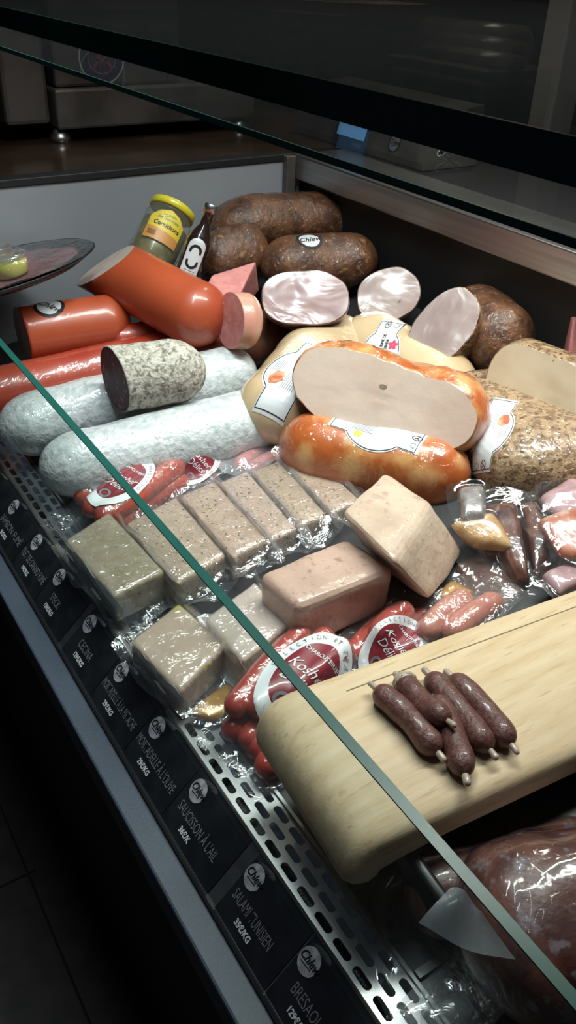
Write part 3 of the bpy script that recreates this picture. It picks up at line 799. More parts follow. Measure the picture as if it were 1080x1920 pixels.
# ------------------------------------------------------------------ board and mini sausages
BT = 0.135
bo = empty('wooden_board', (0.6, 0.4, 0.07), label='thick pale beech board with rounded end carrying five dry sausages', category='board')
ORG[bo] = V((0.6, 0.4, 0.07))
oA = P(500, 1306, BT); ob = P(1080, 1100, BT); bx = (ob - oA); bx.z = 0; bx.normalize(); by = V((-bx.y, bx.x, 0))
BW = 0.188
prof = [(0.66, 0.0), (0.035, 0.0), (0.018, -0.003), (0.007, -0.010), (0.001, -0.022), (-0.003, -0.038), (-0.003, -0.050), (0.001, -0.055), (0.008, -0.058), (0.016, -0.054), (0.028, -0.048), (0.050, -0.044), (0.10, -0.040), (0.66, -0.039)]
bm = bmesh.new()
def bpt(l, wv, h): return oA + bx * l + by * wv + V((0, 0, h))
rows = []
ws = [(-BW, 0.010), (-BW + 0.004, 0.004), (-BW + 0.012, 0.0), (-0.010, 0.0), (-0.003, 0.003), (0.0, 0.009)]
cen = V((0.33, -0.022))
for wv, ins in ws:
    row = []
    for (l, h) in prof:
        hh = h + (-ins if h > -0.02 else (ins * 0.6 if h < -0.03 else 0))
        ll = l + (ins * 0.9 if l < 0.02 else 0)
        row.append(bm.verts.new(bpt(ll - 0.012, wv, hh)))
    rows.append(row)
K = len(prof)
for r_, q_ in zip(rows, rows[1:]):
    for i in range(K): bm.faces.new((r_[i], q_[i], q_[(i + 1) % K], r_[(i + 1) % K]))
bm.faces.new(rows[0]); bm.faces.new(rows[-1][::-1])
bmesh.ops.recalc_face_normals(bm, faces=bm.faces)
mk('board_body', bm, wood, bo, smooth=True)
g_ = [(0.075, -0.028), (0.58, -0.028), (0.60, -0.05)]
gm = line_mesh([(l, wv) for l, wv in g_], 0.0012)
for v in gm.verts: v.co = bpt(v.co.x, v.co.y, 0.0004)
mk('groove', gm, groove_m, bo)
# black tray that carries the board
tr = empty('black_tray', (0.62, 0.36, 0.0), label='shallow black tray under the wooden board', category='tray')
tp = []
def tbox(l0, l1, w0, w1, z0, z1, bev=0.004):
    b = box(l0, l1, w0, w1, z0, z1, bev)
    for v in b.verts: v.co = bpt(v.co.x, v.co.y, v.co.z - BT)
    return b
mk('tray_base', tbox(0.05, 0.60, -0.235, -0.02, 0.052, 0.062), tray_m, tr)
mk('tray_rim', join([tbox(0.045, 0.605, -0.247, -0.233, 0.052, 0.092, 0.006), tbox(0.045, 0.058, -0.24, -0.02, 0.052, 0.092, 0.005)]), tray_m, tr)
mk('tray_foot', join([tbox(0.07, 0.10, -0.2, -0.05, 0.003, 0.053), tbox(0.5, 0.55, -0.2, -0.05, 0.01, 0.053)]), tray_m, tr)

def bp(px, py, h): return P(px, py, BT + h)
rs = 0.0125
MS = [
    ([(715, 1300, rs), (765, 1345, rs), (812, 1400, rs)], 'leftmost dry mini sausage on the board, pale tip at its lower end'),
    ([(757, 1280, rs), (790, 1318, rs + 0.004), (830, 1345, 0.026)], 'dry mini sausage lying across another, shiny knotted upper end'),
    ([(822, 1318, rs), (850, 1380, rs), (868, 1440, rs)], 'dry mini sausage reaching lowest on the board, partly under another'),
    ([(812, 1275, rs), (862, 1335, rs), (910, 1395, rs)], 'dry mini sausage second from the right on the board'),
    ([(855, 1278, rs), (905, 1328, rs), (950, 1385, rs)], 'rightmost dry mini sausage on the board'),
]
for i, (pp, lb) in enumerate(MS):
    pts = [bp(*q) for q in pp]
    d0 = (pts[0] - pts[1]).normalized(); d1 = (pts[-1] - pts[-2]).normalized()
    o = mk('dry_sausage', tube([pts[0] + d0 * 0.008] + pts[1:-1] + [pts[-1] + d1 * 0.008], rs, 24, 1.2, 0.0012, i * 3), mini, None, label=lb, category='sausage', group='dry mini sausages on the board')
    for pnt, d in ((pts[0], d0), (pts[-1], d1)):
        mk('casing_tip', tube([pnt + d * 0.006, pnt + d * 0.013, pnt + d * 0.019 + V((0, 0, -0.001))], 0.0032, 10, 1.0, 0.001, i), tip_m, o)
    if i == 1:
        mk('knot', body(pts[0] + d0 * 0.01, pts[0] - d0 * 0.012, 0.0133, n=24, m=20, amp=0.002, fr=90), tip_m, o, label='shiny translucent knot')

# ------------------------------------------------------------------ big logs at the left
def wrapcopy(name, o, m_, k=0.0012, keep=None):
    me = o.data; bm = bmesh.new(); bm.from_mesh(me); org = ORG[o]
    bm.normal_update()
    for v in bm.verts:
        q = v.co + org
        v.co = q + v.normal * (k + 0.0015 * max(0, ridge(q, 26)))
    if keep:
        dl = [f for f in bm.faces if not keep(f.calc_center_median())]
        bmesh.ops.delete(bm, geom=dl, context='FACES')
    return mk(name, bm, m_, o)
def LG(name, p0, p1, r, m_, label, cat, cuts=(), rb=None, **kw):
    bm = body(p0, p1, r, rb, **kw)
    faces = []
    for (pt, nr, cm, cn) in cuts:
        faces.append((cut(bm, pt, nr, 0.0015), cm, cn))
    o = mk(name, bm, m_, None, label=label, category=cat)
    for f_, cm, cn in faces: mk(cn, f_, cm, o)
    return o
# white wrapped dry sausages
wf = LG('white_sausage', P(74, 890, 0.058), P(545, 772, 0.078), 0.058, white_wrap, 'front white film-wrapped dry sausage, above the frankfurter packs', 'sausage', rb=0.056, e0=0.08, e1=0.05, amp=0.004, fr=9)
we = LG('white_sausage', P(-5, 812, 0.062), P(478, 694, 0.095), 0.056, white_wrap, 'rear white film-wrapped dry sausage, under the cut dark salami', 'sausage', rb=0.055, e0=0.07, e1=0.05, amp=0.004, fr=9, seed=3)
for o_ in (wf, we): wrapcopy('clear_film', o_, F1, 0.001)
# red casing log under B
lc = LG('red_sausage', P(-70, 755, 0.06), P(445, 640, 0.105), 0.050, red_skin, 'long red cased sausage lying behind the white sausages', 'sausage', e0=0.04, e1=0.04, amp=0.002, seed=5)
# mortadella B with sticker
pB0, pB1 = P(-40, 640, 0.135), P(245, 600, 0.145)
axB = (pB1 - pB0).normalized()
qb = P(40, 632, 0.135)
mb = LG('mortadella', pB0, pB1, 0.053, orange_skin, 'orange cased mortadella at the left edge with round black sticker', 'mortadella', cuts=[(P(38, 625, 0.135), -axB + V((0.0, -0.15, 0.0)), greycut, 'cut_face')], e0=0.03, e1=0.045, amp=0.001, seed=9)
bv = bvh_of([mb])
cc, nn_ = hit(bv, 92, 574, 0.85)
round_sticker(mb, bv, cc, nn_, (P(120, 580, 0.18) - P(70, 565, 0.18)), 0.022)
# mortadella A on top, slanted pale face
pA0, pA1 = P(128, 462, 0.235), P(408, 610, 0.185)
axA = (pA1 - pA0).normalized()
ma = LG('mortadella', pA0, pA1, 0.060, orange_skin, 'orange cased mortadella lying on top with a slanted pale cut face', 'mortadella', cuts=[(P(207, 506, 0.245), -axA * 0.45 + V((-0.15, 0.0, 0.75)) + V((-0.2, -0.1, 0)), pinkgrey_cut, 'cut_face')], e0=0.01, e1=0.05, amp=0.001, seed=12)
wrapcopy('clear_film', ma, FT, 0.0003)
# small dark red log end peeping between
LG('red_sausage', P(205, 640, 0.12), P(300, 628, 0.12), 0.030, red_skin, 'short dark red sausage end wedged under the upper orange mortadella', 'sausage', e0=0.02, e1=0.02)
# mouldy dark salami
pD0, pD1 = P(140, 722, 0.16), P(385, 690, 0.165)
axD = (pD1 - pD0).normalized()
md = LG('dry_salami', pD0, pD1, 0.054, mold, 'cut dry salami with mottled grey mould skin and dark purple cut face', 'salami', cuts=[(P(214, 712, 0.16), -axD + V((0, -0.25, 0)), salami_cut, 'cut_face')], e0=0.02, e1=0.06, amp=0.002, fr=14, seed=2)

# ------------------------------------------------------------------ tray of delicacies in film at the far left
t_c = P(-15, 520, 0.228)
pl = empty('party_platter', (t_c.x, t_c.y, 0.2), label='black platter of meats under clear film at the left edge with two small pots', category='platter')
ORG[pl] = V((t_c.x, t_c.y, 0.2))
pr1 = P(184, 504, 0.218)
pu = (pr1 - t_c); pn = V((-0.16, 0.12, 1)).normalized(); pu = (pu - pn * pu.dot(pn)); R0 = pu.length; pu.normalize(); pv = pn.cross(pu)
def platpt(a, b, h): return t_c + pu * a + pv * b + pn * h
bm = bmesh.new(); rings = []
for (k, h) in ((0.0, 0.0), (0.5, 0.0), (0.86, 0.0), (1.0, 0.012), (1.01, 0.011), (0.87, -0.003), (0.0, -0.003)):
    rings.append([bm.verts.new(platpt(R0 * max(k, .001) * math.cos(2 * PI * j / 60) * (1 + 0.006 * (j % 2)), R0 * 0.80 * max(k, .001) * math.sin(2 * PI * j / 60), h)) for j in range(60)])
for r_, q_ in zip(rings, rings[1:]):
    for j in range(60): bm.faces.new((r_[j], r_[(j + 1) % 60], q_[(j + 1) % 60], q_[j]))
bmesh.ops.recalc_face_normals(bm, faces=bm.faces)
mk('plate', bm, tray_m, pl)
b_ = disc_mesh(R0 * 0.84, R0 * 0.60, n=50, k=10)
for v in b_.verts: v.co = platpt(v.co.x, v.co.y, 0.006 + 0.005 * noise.noise(v.co * 40))
mt_ = mk('sliced_meat', b_, plate_meat, pl)
pots = []
for (px_, py_, z_, m_) in ((28, 528, 0.235, yel_pot), (-5, 486, 0.25, amber)):
    q = P(px_, py_, z_)
    loc = V((q - t_c).dot(pu) * pu + (q - t_c).dot(pv) * pv) + t_c + pn * 0.008
    pots.append(mk('pot', lathe([(0, 0), (0.026, 0), (0.031, 0.004), (0.032, 0.026), (0.029, 0.028), (0, 0.027)], loc, pn, 32), m_, pl))
    pots.append(mk('pot_lid', lathe([(0, 0.0285), (0.033, 0.0285), (0.034, 0.033), (0.033, 0.036), (0, 0.0365)], loc, pn, 32), jglass, pots[-1]))
fb = drape(pots + [mt_], t_c, pu, R0 * 1.0, R0 * 0.74, lambda p: 0.012, amp=0.002, up=pn, it=30, corner=1.1, seed=4, lift=0.001)
mk('clear_film', fb, FT, pl)

# ------------------------------------------------------------------ jar and bottle
jb = P(276, 500, 0.21); jt = P(326, 390, 0.305)
ja = (jt - jb)
JL = ja.length; ja.normalize()
jr = 0.050
jar = mk('pickle_jar', lathe([(0, 0), (jr * 0.9, 0), (jr, 0.006), (jr, JL - 0.035), (jr * 0.86, JL - 0.018), (jr * 0.84, JL - 0.014), (0, JL - 0.014)], jb, ja, 48), jglass, None, label='glass jar of gherkins with yellow lid and yellow label, leaning at the back', category='jar')
mk('gherkins', lathe([(0, 0.003), (jr * 0.86, 0.003), (jr * 0.93, 0.01), (jr * 0.93, JL - 0.045), (jr * 0.7, JL - 0.04), (0, JL - 0.04)], jb, ja, 40), pickle, jar)
lid_ = mk('lid', lathe([(0, JL + 0.001), (jr * 0.86, JL + 0.001), (jr * 0.93, JL - 0.001), (jr * 0.94, JL - 0.014), (jr * 0.88, JL - 0.0155), (0, JL - 0.0155)], jb, ja, 48), yellow_lid, jar)
bvj = bvh_of([jar])
jc = jb + ja * (JL * 0.56); jn = cam_dir(jc); jn = (jn - ja * jn.dot(ja)).normalized()
jx = ja.cross(jn)
lp = [(-0.034, -0.036), (0.034, -0.036), (0.034, 0.012), (0.02, 0.026), (0.0, 0.034), (-0.02, 0.026), (-0.034, 0.012)]
fl_ = decal('front_label', poly_mesh(lp, 5), yellow_lab, jar, bvj, jc, jn, jx, 0.0006)
decal('label_base', poly_mesh([(-0.034, -0.036), (0.034, -0.036), (0.034, -0.016), (-0.034, -0.010)], 5), orange_lab, fl_, bvj, jc, jn, jx, 0.0010)
decal('label_name', text_mesh('Cornichons', 0.0125, 0.9, off=(0.002, -0.001), bold=0.0002), ink_b, fl_, bvj, jc, jn, jx, 0.0014)
decal('label_brand', text_mesh('Le Jardin\ndes Gourmets', 0.0085, 0.9, 0.3, off=(0, 0.017)), green_ink, fl_, bvj, jc, jn, jx, 0.0014)
decal('barcode', join([line_mesh([(-0.028 + 0.0016 * k, -0.018), (-0.028 + 0.0016 * k, -0.029)], 0.0008) for k in range(10)]), ink_b, fl_, bvj, jc, jn, jx, 0.0014)
lc_ = jb + ja * (JL + 0.001)
decal('lid_writing', line_mesh([(-0.02, 0.004), (-0.014, 0.012), (-0.008, 0.002), (-0.002, 0.012), (0.004, 0.003), (0.01, 0.012), (0.018, 0.006)], 0.002), ink_b, lid_, None, lc_ - jx * 0 - ja.cross(jx) * 0.0, ja, jx, 0.0006)
bb = P(340, 545, 0.18); bt = P(398, 384, 0.335)
ba = bt - bb; BL = ba.length; ba.normalize(); brd = 0.024
bot = mk('sauce_bottle', lathe([(0, 0), (brd * 0.9, 0), (brd, 0.005), (brd, BL * 0.58), (brd * 0.85, BL * 0.65), (0.011, BL * 0.76), (0.0095, BL * 0.9), (0.0115, BL * 0.905), (0.0115, BL * 0.92), (0, BL * 0.92)], bb, ba, 40), sauce, None, label='slim dark bottle with white label and silver cap beside the gherkin jar', category='bottle')
mk('cap', lathe([(0, BL), (0.0125, BL), (0.0135, BL - 0.002), (0.0135, BL * 0.905), (0, BL * 0.905)], bb, ba, 32), steel, bot)
bvb = bvh_of([bot])
bc = bb + ba * (BL * 0.33); bn = cam_dir(bc); bn = (bn - ba * bn.dot(ba)).normalized(); bx_ = ba.cross(bn)
def rrect(w_, h_): return [(-w_, -h_), (w_, -h_), (w_, h_ * 0.8)] + [(w_ * math.cos(t), h_ * 0.8 + w_ * math.sin(t)) for t in [PI * i / 8 for i in range(1, 8)]] + [(-w_, h_ * 0.8)]
wl_ = decal('white_label', poly_mesh(rrect(0.017, 0.040), 5), paper, bot, bvb, bc, bn, bx_, 0.0008)
mm = []
for yy, up_ in ((0.024, 1), (0.002, -1)):
    mm.append(line_mesh([(0.010 * math.cos(t), yy + up_ * 0.010 * math.sin(t)) for t in [PI * i / 10 for i in range(11)]] , 0.005))
    mm.append(line_mesh([(-0.010, yy), (-0.010, yy - up_ * 0.004)], 0.004)); mm.append(line_mesh([(0.010, yy), (0.010, yy - up_ * 0.004)], 0.004))
decal('label_emblem', join(mm), ink_b, wl_, bvb, bc, bn, bx_, 0.0014)
decal('label_lines', join([line_mesh([(-0.011, -0.014 - 0.004 * k), (0.011, -0.014 - 0.004 * k)], 0.001) for k in range(5)]), paper_txt, wl_, bvb, bc, bn, bx_, 0.0014)

# ------------------------------------------------------------------ dark roasts at the back
z1 = LG('roast_beef', P(395, 425, 0.235), P(700, 405, 0.215), 0.078, roast, 'long dark roast with browned crust lying at the very back against the end panel', 'roast', rb=0.062, e0=0.10, e1=0.10, amp=0.008, seed=1)
wrapcopy('clear_film', z1, FT)
z2 = LG('roast_beef', P(488, 500, 0.19), P(705, 485, 0.19), 0.066, roast, 'brown crusted roast carrying a round black and white sticker', 'roast', rb=0.060, e0=0.08, e1=0.08, amp=0.007, seed=8)
wrapcopy('clear_film', z2, FT, 0.0002)
bv = bvh_of([z2]); cc, nn_ = hit(bv, 580, 450, 0.8)
round_sticker(z2, bv, cc, nn_, P(605, 446, 0.23) - P(555, 448, 0.23), 0.022)
z3 = LG('wrapped_roast', P(370, 500, 0.19), P(500, 460, 0.215), 0.055, roast, 'small dark roast in crinkled film beside the slim bottle', 'roast', rb=0.06, e0=0.05, e1=0.05, amp=0.008, seed=21)
wrapcopy('clear_film', z3, F1)
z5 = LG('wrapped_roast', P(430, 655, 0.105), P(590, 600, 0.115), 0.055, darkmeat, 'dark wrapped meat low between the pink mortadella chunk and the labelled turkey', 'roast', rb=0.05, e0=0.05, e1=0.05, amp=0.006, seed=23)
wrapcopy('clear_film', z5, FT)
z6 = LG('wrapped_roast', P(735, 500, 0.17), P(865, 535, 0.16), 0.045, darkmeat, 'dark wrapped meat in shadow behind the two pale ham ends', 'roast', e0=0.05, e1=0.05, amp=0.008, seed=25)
wrapcopy('clear_film', z6, FT)

# pink mortadella chunk and wedge
pX0, pX1 = P(405, 598, 0.20), P(505, 605, 0.19)
axX = (pX1 - pX0).normalized()
mx_ = LG('mortadella_chunk', P(362, 598, 0.205), P(490, 604, 0.19), 0.050, pink_skin, 'small round pink mortadella end with its cut face to the left', 'mortadella', cuts=[(P(427, 600, 0.195), -axX + V((-0.25, -0.35, 0.1)), pink, 'cut_face')], e0=0.01, e1=0.03, amp=0.001)
wt = [P(378, 552, 0.225), P(398, 516, 0.24), P(480, 489, 0.25), P(438, 578, 0.215)]
wd_ = [P(390, 575, 0.165), P(400, 520, 0.18), P(486, 545, 0.175), P(440, 600, 0.165)]
mk('mortadella_wedge', hexa([wt[0], wt[1], wt[2], wt[3]], [wd_[0], wd_[1], wd_[2], wd_[3]], 0.004), pink, None, label='pink wedge-shaped mortadella piece behind the small round chunk', category='mortadella')

# ------------------------------------------------------------------ hams with glossy film faces
def ham(name, c, r, rv, depth, nrm, label, facem, sidem, seed, sq=2.2, filmk=True, roll=0.0):
    nrm = V(nrm).normalized()
    p1 = c - nrm * depth; p0 = c + nrm * 0.05
    bm = body(p0, p1, r, rv, e0=0.01, e1=depth * 0.75, amp=0.006, fr=12, seed=seed, sq=sq, roll=roll, taper=(1.0, 0.95))
    f_ = cut(bm, c, nrm, 0.002)
    o = mk(name, bm, sidem, None, label=label, category='ham')
    fo = mk('cut_face', f_, facem, o)
    # crinkled film stretched over the face
    fb = bmesh.new(); fb.from_mesh(fo.data)
    for v in fb.verts:
        q = v.co + ORG[o]
        v.co = q + nrm * (0.002 + 0.006 * abs(noise.noise(q * 13 + V((seed, 0, 0)))) + 0.0006 * noise.noise(q * 60))
    mk('film_over_face', fb, FW, o)
    return o
cU = P(572, 560, 0.215)
hu = ham('cooked_ham', cU, 0.083, 0.050, 0.12, V((-0.50, -0.68, 0.56)), 'large pink cooked ham whose wrapped cut face glares, in the back centre', ham_face, ham_side, 3, sq=2.6, roll=-0.04)
cV = P(728, 553, 0.19)
hv = ham('cooked_ham', cV, 0.062, 0.054, 0.10, cam_dir(cV) + V((0, 0, 0.25)), 'round pale ham end in shiny film, between the large ham and the herb-backed ham', ham_pale, ham_side, 6, roll=-0.3)
cW = P(832, 612, 0.195)
hw_ = ham('herb_ham', cW, 0.056, 0.076, 0.16, V((-0.80, -0.32, 0.60)), 'wrapped ham with pale cut face and dark herb crust behind it', ham_pale, herb, 9, roll=0.35)
rz = LG('herb_roast', P(868, 575, 0.175), P(965, 665, 0.16), 0.066, darkmeat, 'dark herb-crusted meat leaning to the right of the pale ham face', 'roast', rb=0.07, e0=0.06, e1=0.06, amp=0.007, seed=31)
rz.data.materials[0] = roast
wrapcopy('clear_film', rz, FT)

# ------------------------------------------------------------------ turkeys
q0, q1 = P(470, 745, 0.115), P(650, 625, 0.125)
tq = LG('turkey_breast', P(500, 800, 0.10), P(640, 620, 0.115), 0.075, cream, 'cream coloured wrapped turkey breast with white label, left of the cut one', 'turkey breast', rb=0.062, e0=0.07, e1=0.07, amp=0.004, seed=2, sq=2.3)
bv = bvh_of([tq]); cc, nn_ = hit(bv, 556, 698, 0.5)
turkey_label(tq, bv, cc, nn_, P(620, 640, 0.16) - P(500, 760, 0.16), 1.12, 'dinde')
tr_ = LG('turkey_breast', P(655, 620, 0.125), P(880, 745, 0.10), 0.068, cream, 'cream coloured wrapped turkey breast with flower-marked label, behind the cut one', 'turkey breast', rb=0.055, e0=0.06, e1=0.08, amp=0.004, seed=5, sq=2.3)
bv = bvh_of([tr_]); cc, nn_ = hit(bv, 712, 664, 0.5)
turkey_label(tr_, bv, cc, nn_, P(745, 620, 0.165) - P(680, 690, 0.165), 0.8, 'poitrine')
# herb turkey S
ts = LG('herb_turkey', P(868, 735, 0.112), P(1085, 915, 0.115), 0.108, herb, 'herb-crusted wrapped turkey with white shaped label at the right', 'turkey breast', rb=0.070, e0=0.09, e1=0.08, amp=0.005, seed=11, sq=2.4)
bv = bvh_of([ts]); cc, nn_ = hit(bv, 918, 806, 0.5)
turkey_label(ts, bv, cc, nn_, P(870, 862, 0.175) - P(955, 765, 0.175), 0.74, 'herb')
# orange turkey P
tp_ = LG('orange_turkey', P(526, 826, 0.083), P(882, 902, 0.088), 0.061, orange_rind2, 'glossy orange roasted turkey breast lying under the cut one', 'turkey breast', rb=0.062, e0=0.08, e1=0.07, amp=0.004, seed=14, sq=2.2)
bv = bvh_of([tp_]); cc, nn_ = hit(bv, 708, 806, 0.6)
turkey_label(tp_, bv, cc, nn_, P(770, 835, 0.15) - P(640, 795, 0.15), 0.85, 'eleven')
# cut turkey O: big pale face to the camera
cO = P(706, 748, 0.185)
nO = (cam_dir(cO) * 0.85 + V((-0.42, -0.02, 0.02))).normalized()
aO = (P(850, 800, 0.185) - P(560, 690, 0.185)).normalized()
bm = body(P(545, 690, 0.20) - nO * 0.02, P(912, 800, 0.172) - nO * 0.022, 0.066, 0.061, e0=0.08, e1=0.07, amp=0.008, fr=16, seed=17, sq=2.2)
f_ = cut(bm, cO, nO, 0.002)
to = mk('cut_turkey_breast', bm, orange_rind, None, label='halved turkey breast with orange rind and a large pale cut face', category='turkey breast')
fo = mk('cut_face', f_, turkey_face, to)
bv = bvh_of([fo])
hole = disc_mesh(0.006, 0.0035, n=18, k=3)
for v in hole.verts: v.co *= 1 + 0.5 * noise.noise(v.co * 300 + V((1, 1, 1)))
cc = P(733, 722, 0.19)
decal('herb_speck', hole, pate_green, to, bv, cc, nO, aO, 0.0006)
# T herb block cream
cT = P(1010, 740, 0.185)
nT = (cam_dir(cT) + V((-0.2, -0.3, -0.35))).normalized()
tA, tB = P(925, 690, 0.19), P(1195, 800, 0.18)
nT = (tB - tA).normalized().cross(V((0, 0, 1)))
if nT.dot(cam_dir(cT)) < 0: nT = -nT
nT = (nT + V((0, 0, 0.25))).normalized()
bm = body(tA, tB, 0.06, 0.060, e0=0.04, e1=0.04, amp=0.003, seed=19, sq=2.8)
f_ = cut(bm, tA.lerp(tB, 0.5) + nT * 0.024, nT, 0.002)
tt_ = mk('herb_chicken_block', bm, herb, None, label='pale cut poultry roll with brown herb top at the right edge', category='poultry roll')
mk('cut_face', f_, cheese, tt_)
# pink block at the right edge
mk('pink_ham_block', hexa([P(1058, 560, 0.24), P(1120, 520, 0.24), P(1170, 580, 0.24), P(1075, 600, 0.24)], [P(1052, 655, 0.165), P(1120, 600, 0.17), P(1170, 690, 0.165), P(1062, 690, 0.165)], 0.006), pink, None, label='pink ham block cut off by the right edge above the herb-topped roll', category='ham')

# ------------------------------------------------------------------ loaf and chunk
zt = 0.105
top = [P(483, 1072, zt), P(650, 1004, zt), P(744, 1064, zt), P(556, 1138, zt)]
def drop(ps, dz, grow=0.0):
    c = sum(ps, V()) / 4
    return [V((p.x, p.y, 0)) + (p - c) * grow + V((0, 0, dz)) - V((0, 0, (p - c).z * grow)) for p in ps]
lo = mk('pate_loaf', hexa(top, drop(top, 0.03, -0.04), 0.012, 0.0028, fr=26), loaf, None, label='large unwrapped pinkish pâté loaf lying between the pouches and the wooden board', category='pâté')
top = [P(636, 956, 0.145), P(718, 880, 0.150), P(808, 940, 0.150), P(733, 1052, 0.145)]
bot_ = [P(700, 1060, 0.055), P(790, 980, 0.060), P(874, 1040, 0.066), P(810, 1134, 0.060)]
mk('pate_loaf', hexa(top, bot_, 0.012, 0.0026, fr=26), loaf2, None, label='pale square-cut pâté chunk tilted against the larger pink loaf', category='pâté')

# ------------------------------------------------------------------ vacuum-packed pâté slices
def zground(z=0.001): return lambda p: deckz(p.x) + z
def pouch(name, tq_, zt_, zb__, m_, label, marg=0.025, fm=F1, seed=0, flare=0.03, bev=0.005, mu=None, fr=24, group='pâté slices in clear pouches'):
    t4 = [P(x, y, zt_ if len(q) < 3 else q[2]) for q in tq_ for x, y in [q[:2]]]
    b4 = drop(t4, zb__)
    c = sum(t4, V()) / 4
    loc = V((c.x, c.y, zb__))
    root = empty(name, loc, label=label, category='vacuum pack', group=group)
    sl_ = mk('pate_slice', hexa(t4, b4, bev, 0.001, 4), m_, root)
    u = (t4[1] - t4[0]); u.z = 0; v_ = (t4[3] - t4[0]); v_.z = 0
    L1 = u.length / 2; L2 = v_.length / 2
    c0 = V((c.x, c.y, 0))
    fb = drape([sl_], c0, v_, L2 + (mu or marg), L1 + marg * 0.35, zground(0.004), n=56, amp=0.0022, flare=flare, seed=seed, it=6, fr=fr)
    mk('pouch_film', fb, fm, root)
    # welded side seams standing up along the long edges
    for sgn, (a, b) in enumerate(((t4[1], t4[2]), (t4[0], t4[3]))):
        out = (a - t4[0] if sgn == 0 else a - t4[1]); out.z = 0; out.normalize()
        d_ = (b - a); sm = bmesh.new(); prev = None
        for i in range(41):
            t_ = -0.12 + 1.3 * i / 40
            p_ = a + d_ * t_ + out * (0.002 + 0.003 * noise.noise(V((t_ * 5, seed, sgn))))
            q_ = p_ + out * 0.004 + V((0, 0, 0.007 + 0.006 * noise.noise(V((t_ * 4, seed + 3, sgn)))))
            lo_ = p_ + V((0, 0, -0.012)) + out * 0.002
            row = [sm.verts.new(x) for x in (lo_, p_, q_)]
            if prev:
                for k_ in range(2): sm.faces.new((prev[k_], row[k_], row[k_ + 1], prev[k_ + 1]))
            prev = row
        mk('side_seam', sm, FW, root)
    return root
# quads: start corner A, B along the short edge, then the far ends (C beside B, D beside A)
pouch('pate_pouch', [(122, 1012), (205, 958), (308, 1070), (214, 1118)], 0.058, 0.012, pate_green, 'green-grey pâté slice with wet bubbles in its pouch, nearest the price cards', seed=1, mu=0.032)
pouch('pate_pouch', [(236, 980), (330, 930), (424, 1040), (332, 1094)], 0.055, 0.012, pate[1], 'second pâté pouch from the left, beside the wet green-grey slice', seed=2, mu=0.036)
pouch('pate_pouch', [(340, 928), (402, 900), (502, 1012), (438, 1044)], 0.060, 0.014, pate[2], 'speckled pâté pouch behind the front glass edge, third from the left', seed=3, mu=0.036)
pouch('pate_pouch', [(410, 904), (464, 882), (558, 990), (508, 1014)], 0.062, 0.016, pate[3], 'speckled pâté pouch in the middle of the row', seed=4, mu=0.036)
pouch('pate_pouch', [(472, 882), (524, 862), (614, 964), (566, 986)], 0.064, 0.018, pate[1], 'speckled pâté pouch, second from the right end of the row', seed=5, mu=0.036)
pouch('pate_pouch', [(530, 864), (578, 848), (676, 936), (624, 962)], 0.068, 0.022, pate[2], 'rightmost speckled pâté pouch, beside the orange turkey', seed=6, mu=0.034)
pouch('terrine_pouch', [(244, 1200), (336, 1130), (424, 1210), (338, 1296)], 0.050, 0.006, loaf_y, 'pale terrine slice with a yellow patch in a pouch, nearest the perforated grille', seed=7, fm=F1, marg=0.026, mu=0.032, group='terrine slices in clear pouches')
pouch('terrine_pouch', [(384, 1160), (478, 1090), (548, 1166), (455, 1240)], 0.060, 0.012, loaf_y, 'pale terrine slice in a pouch between the pink loaf and the grille-side slice', seed=8, fm=F2, marg=0.026, mu=0.03, group='terrine slices in clear pouches')

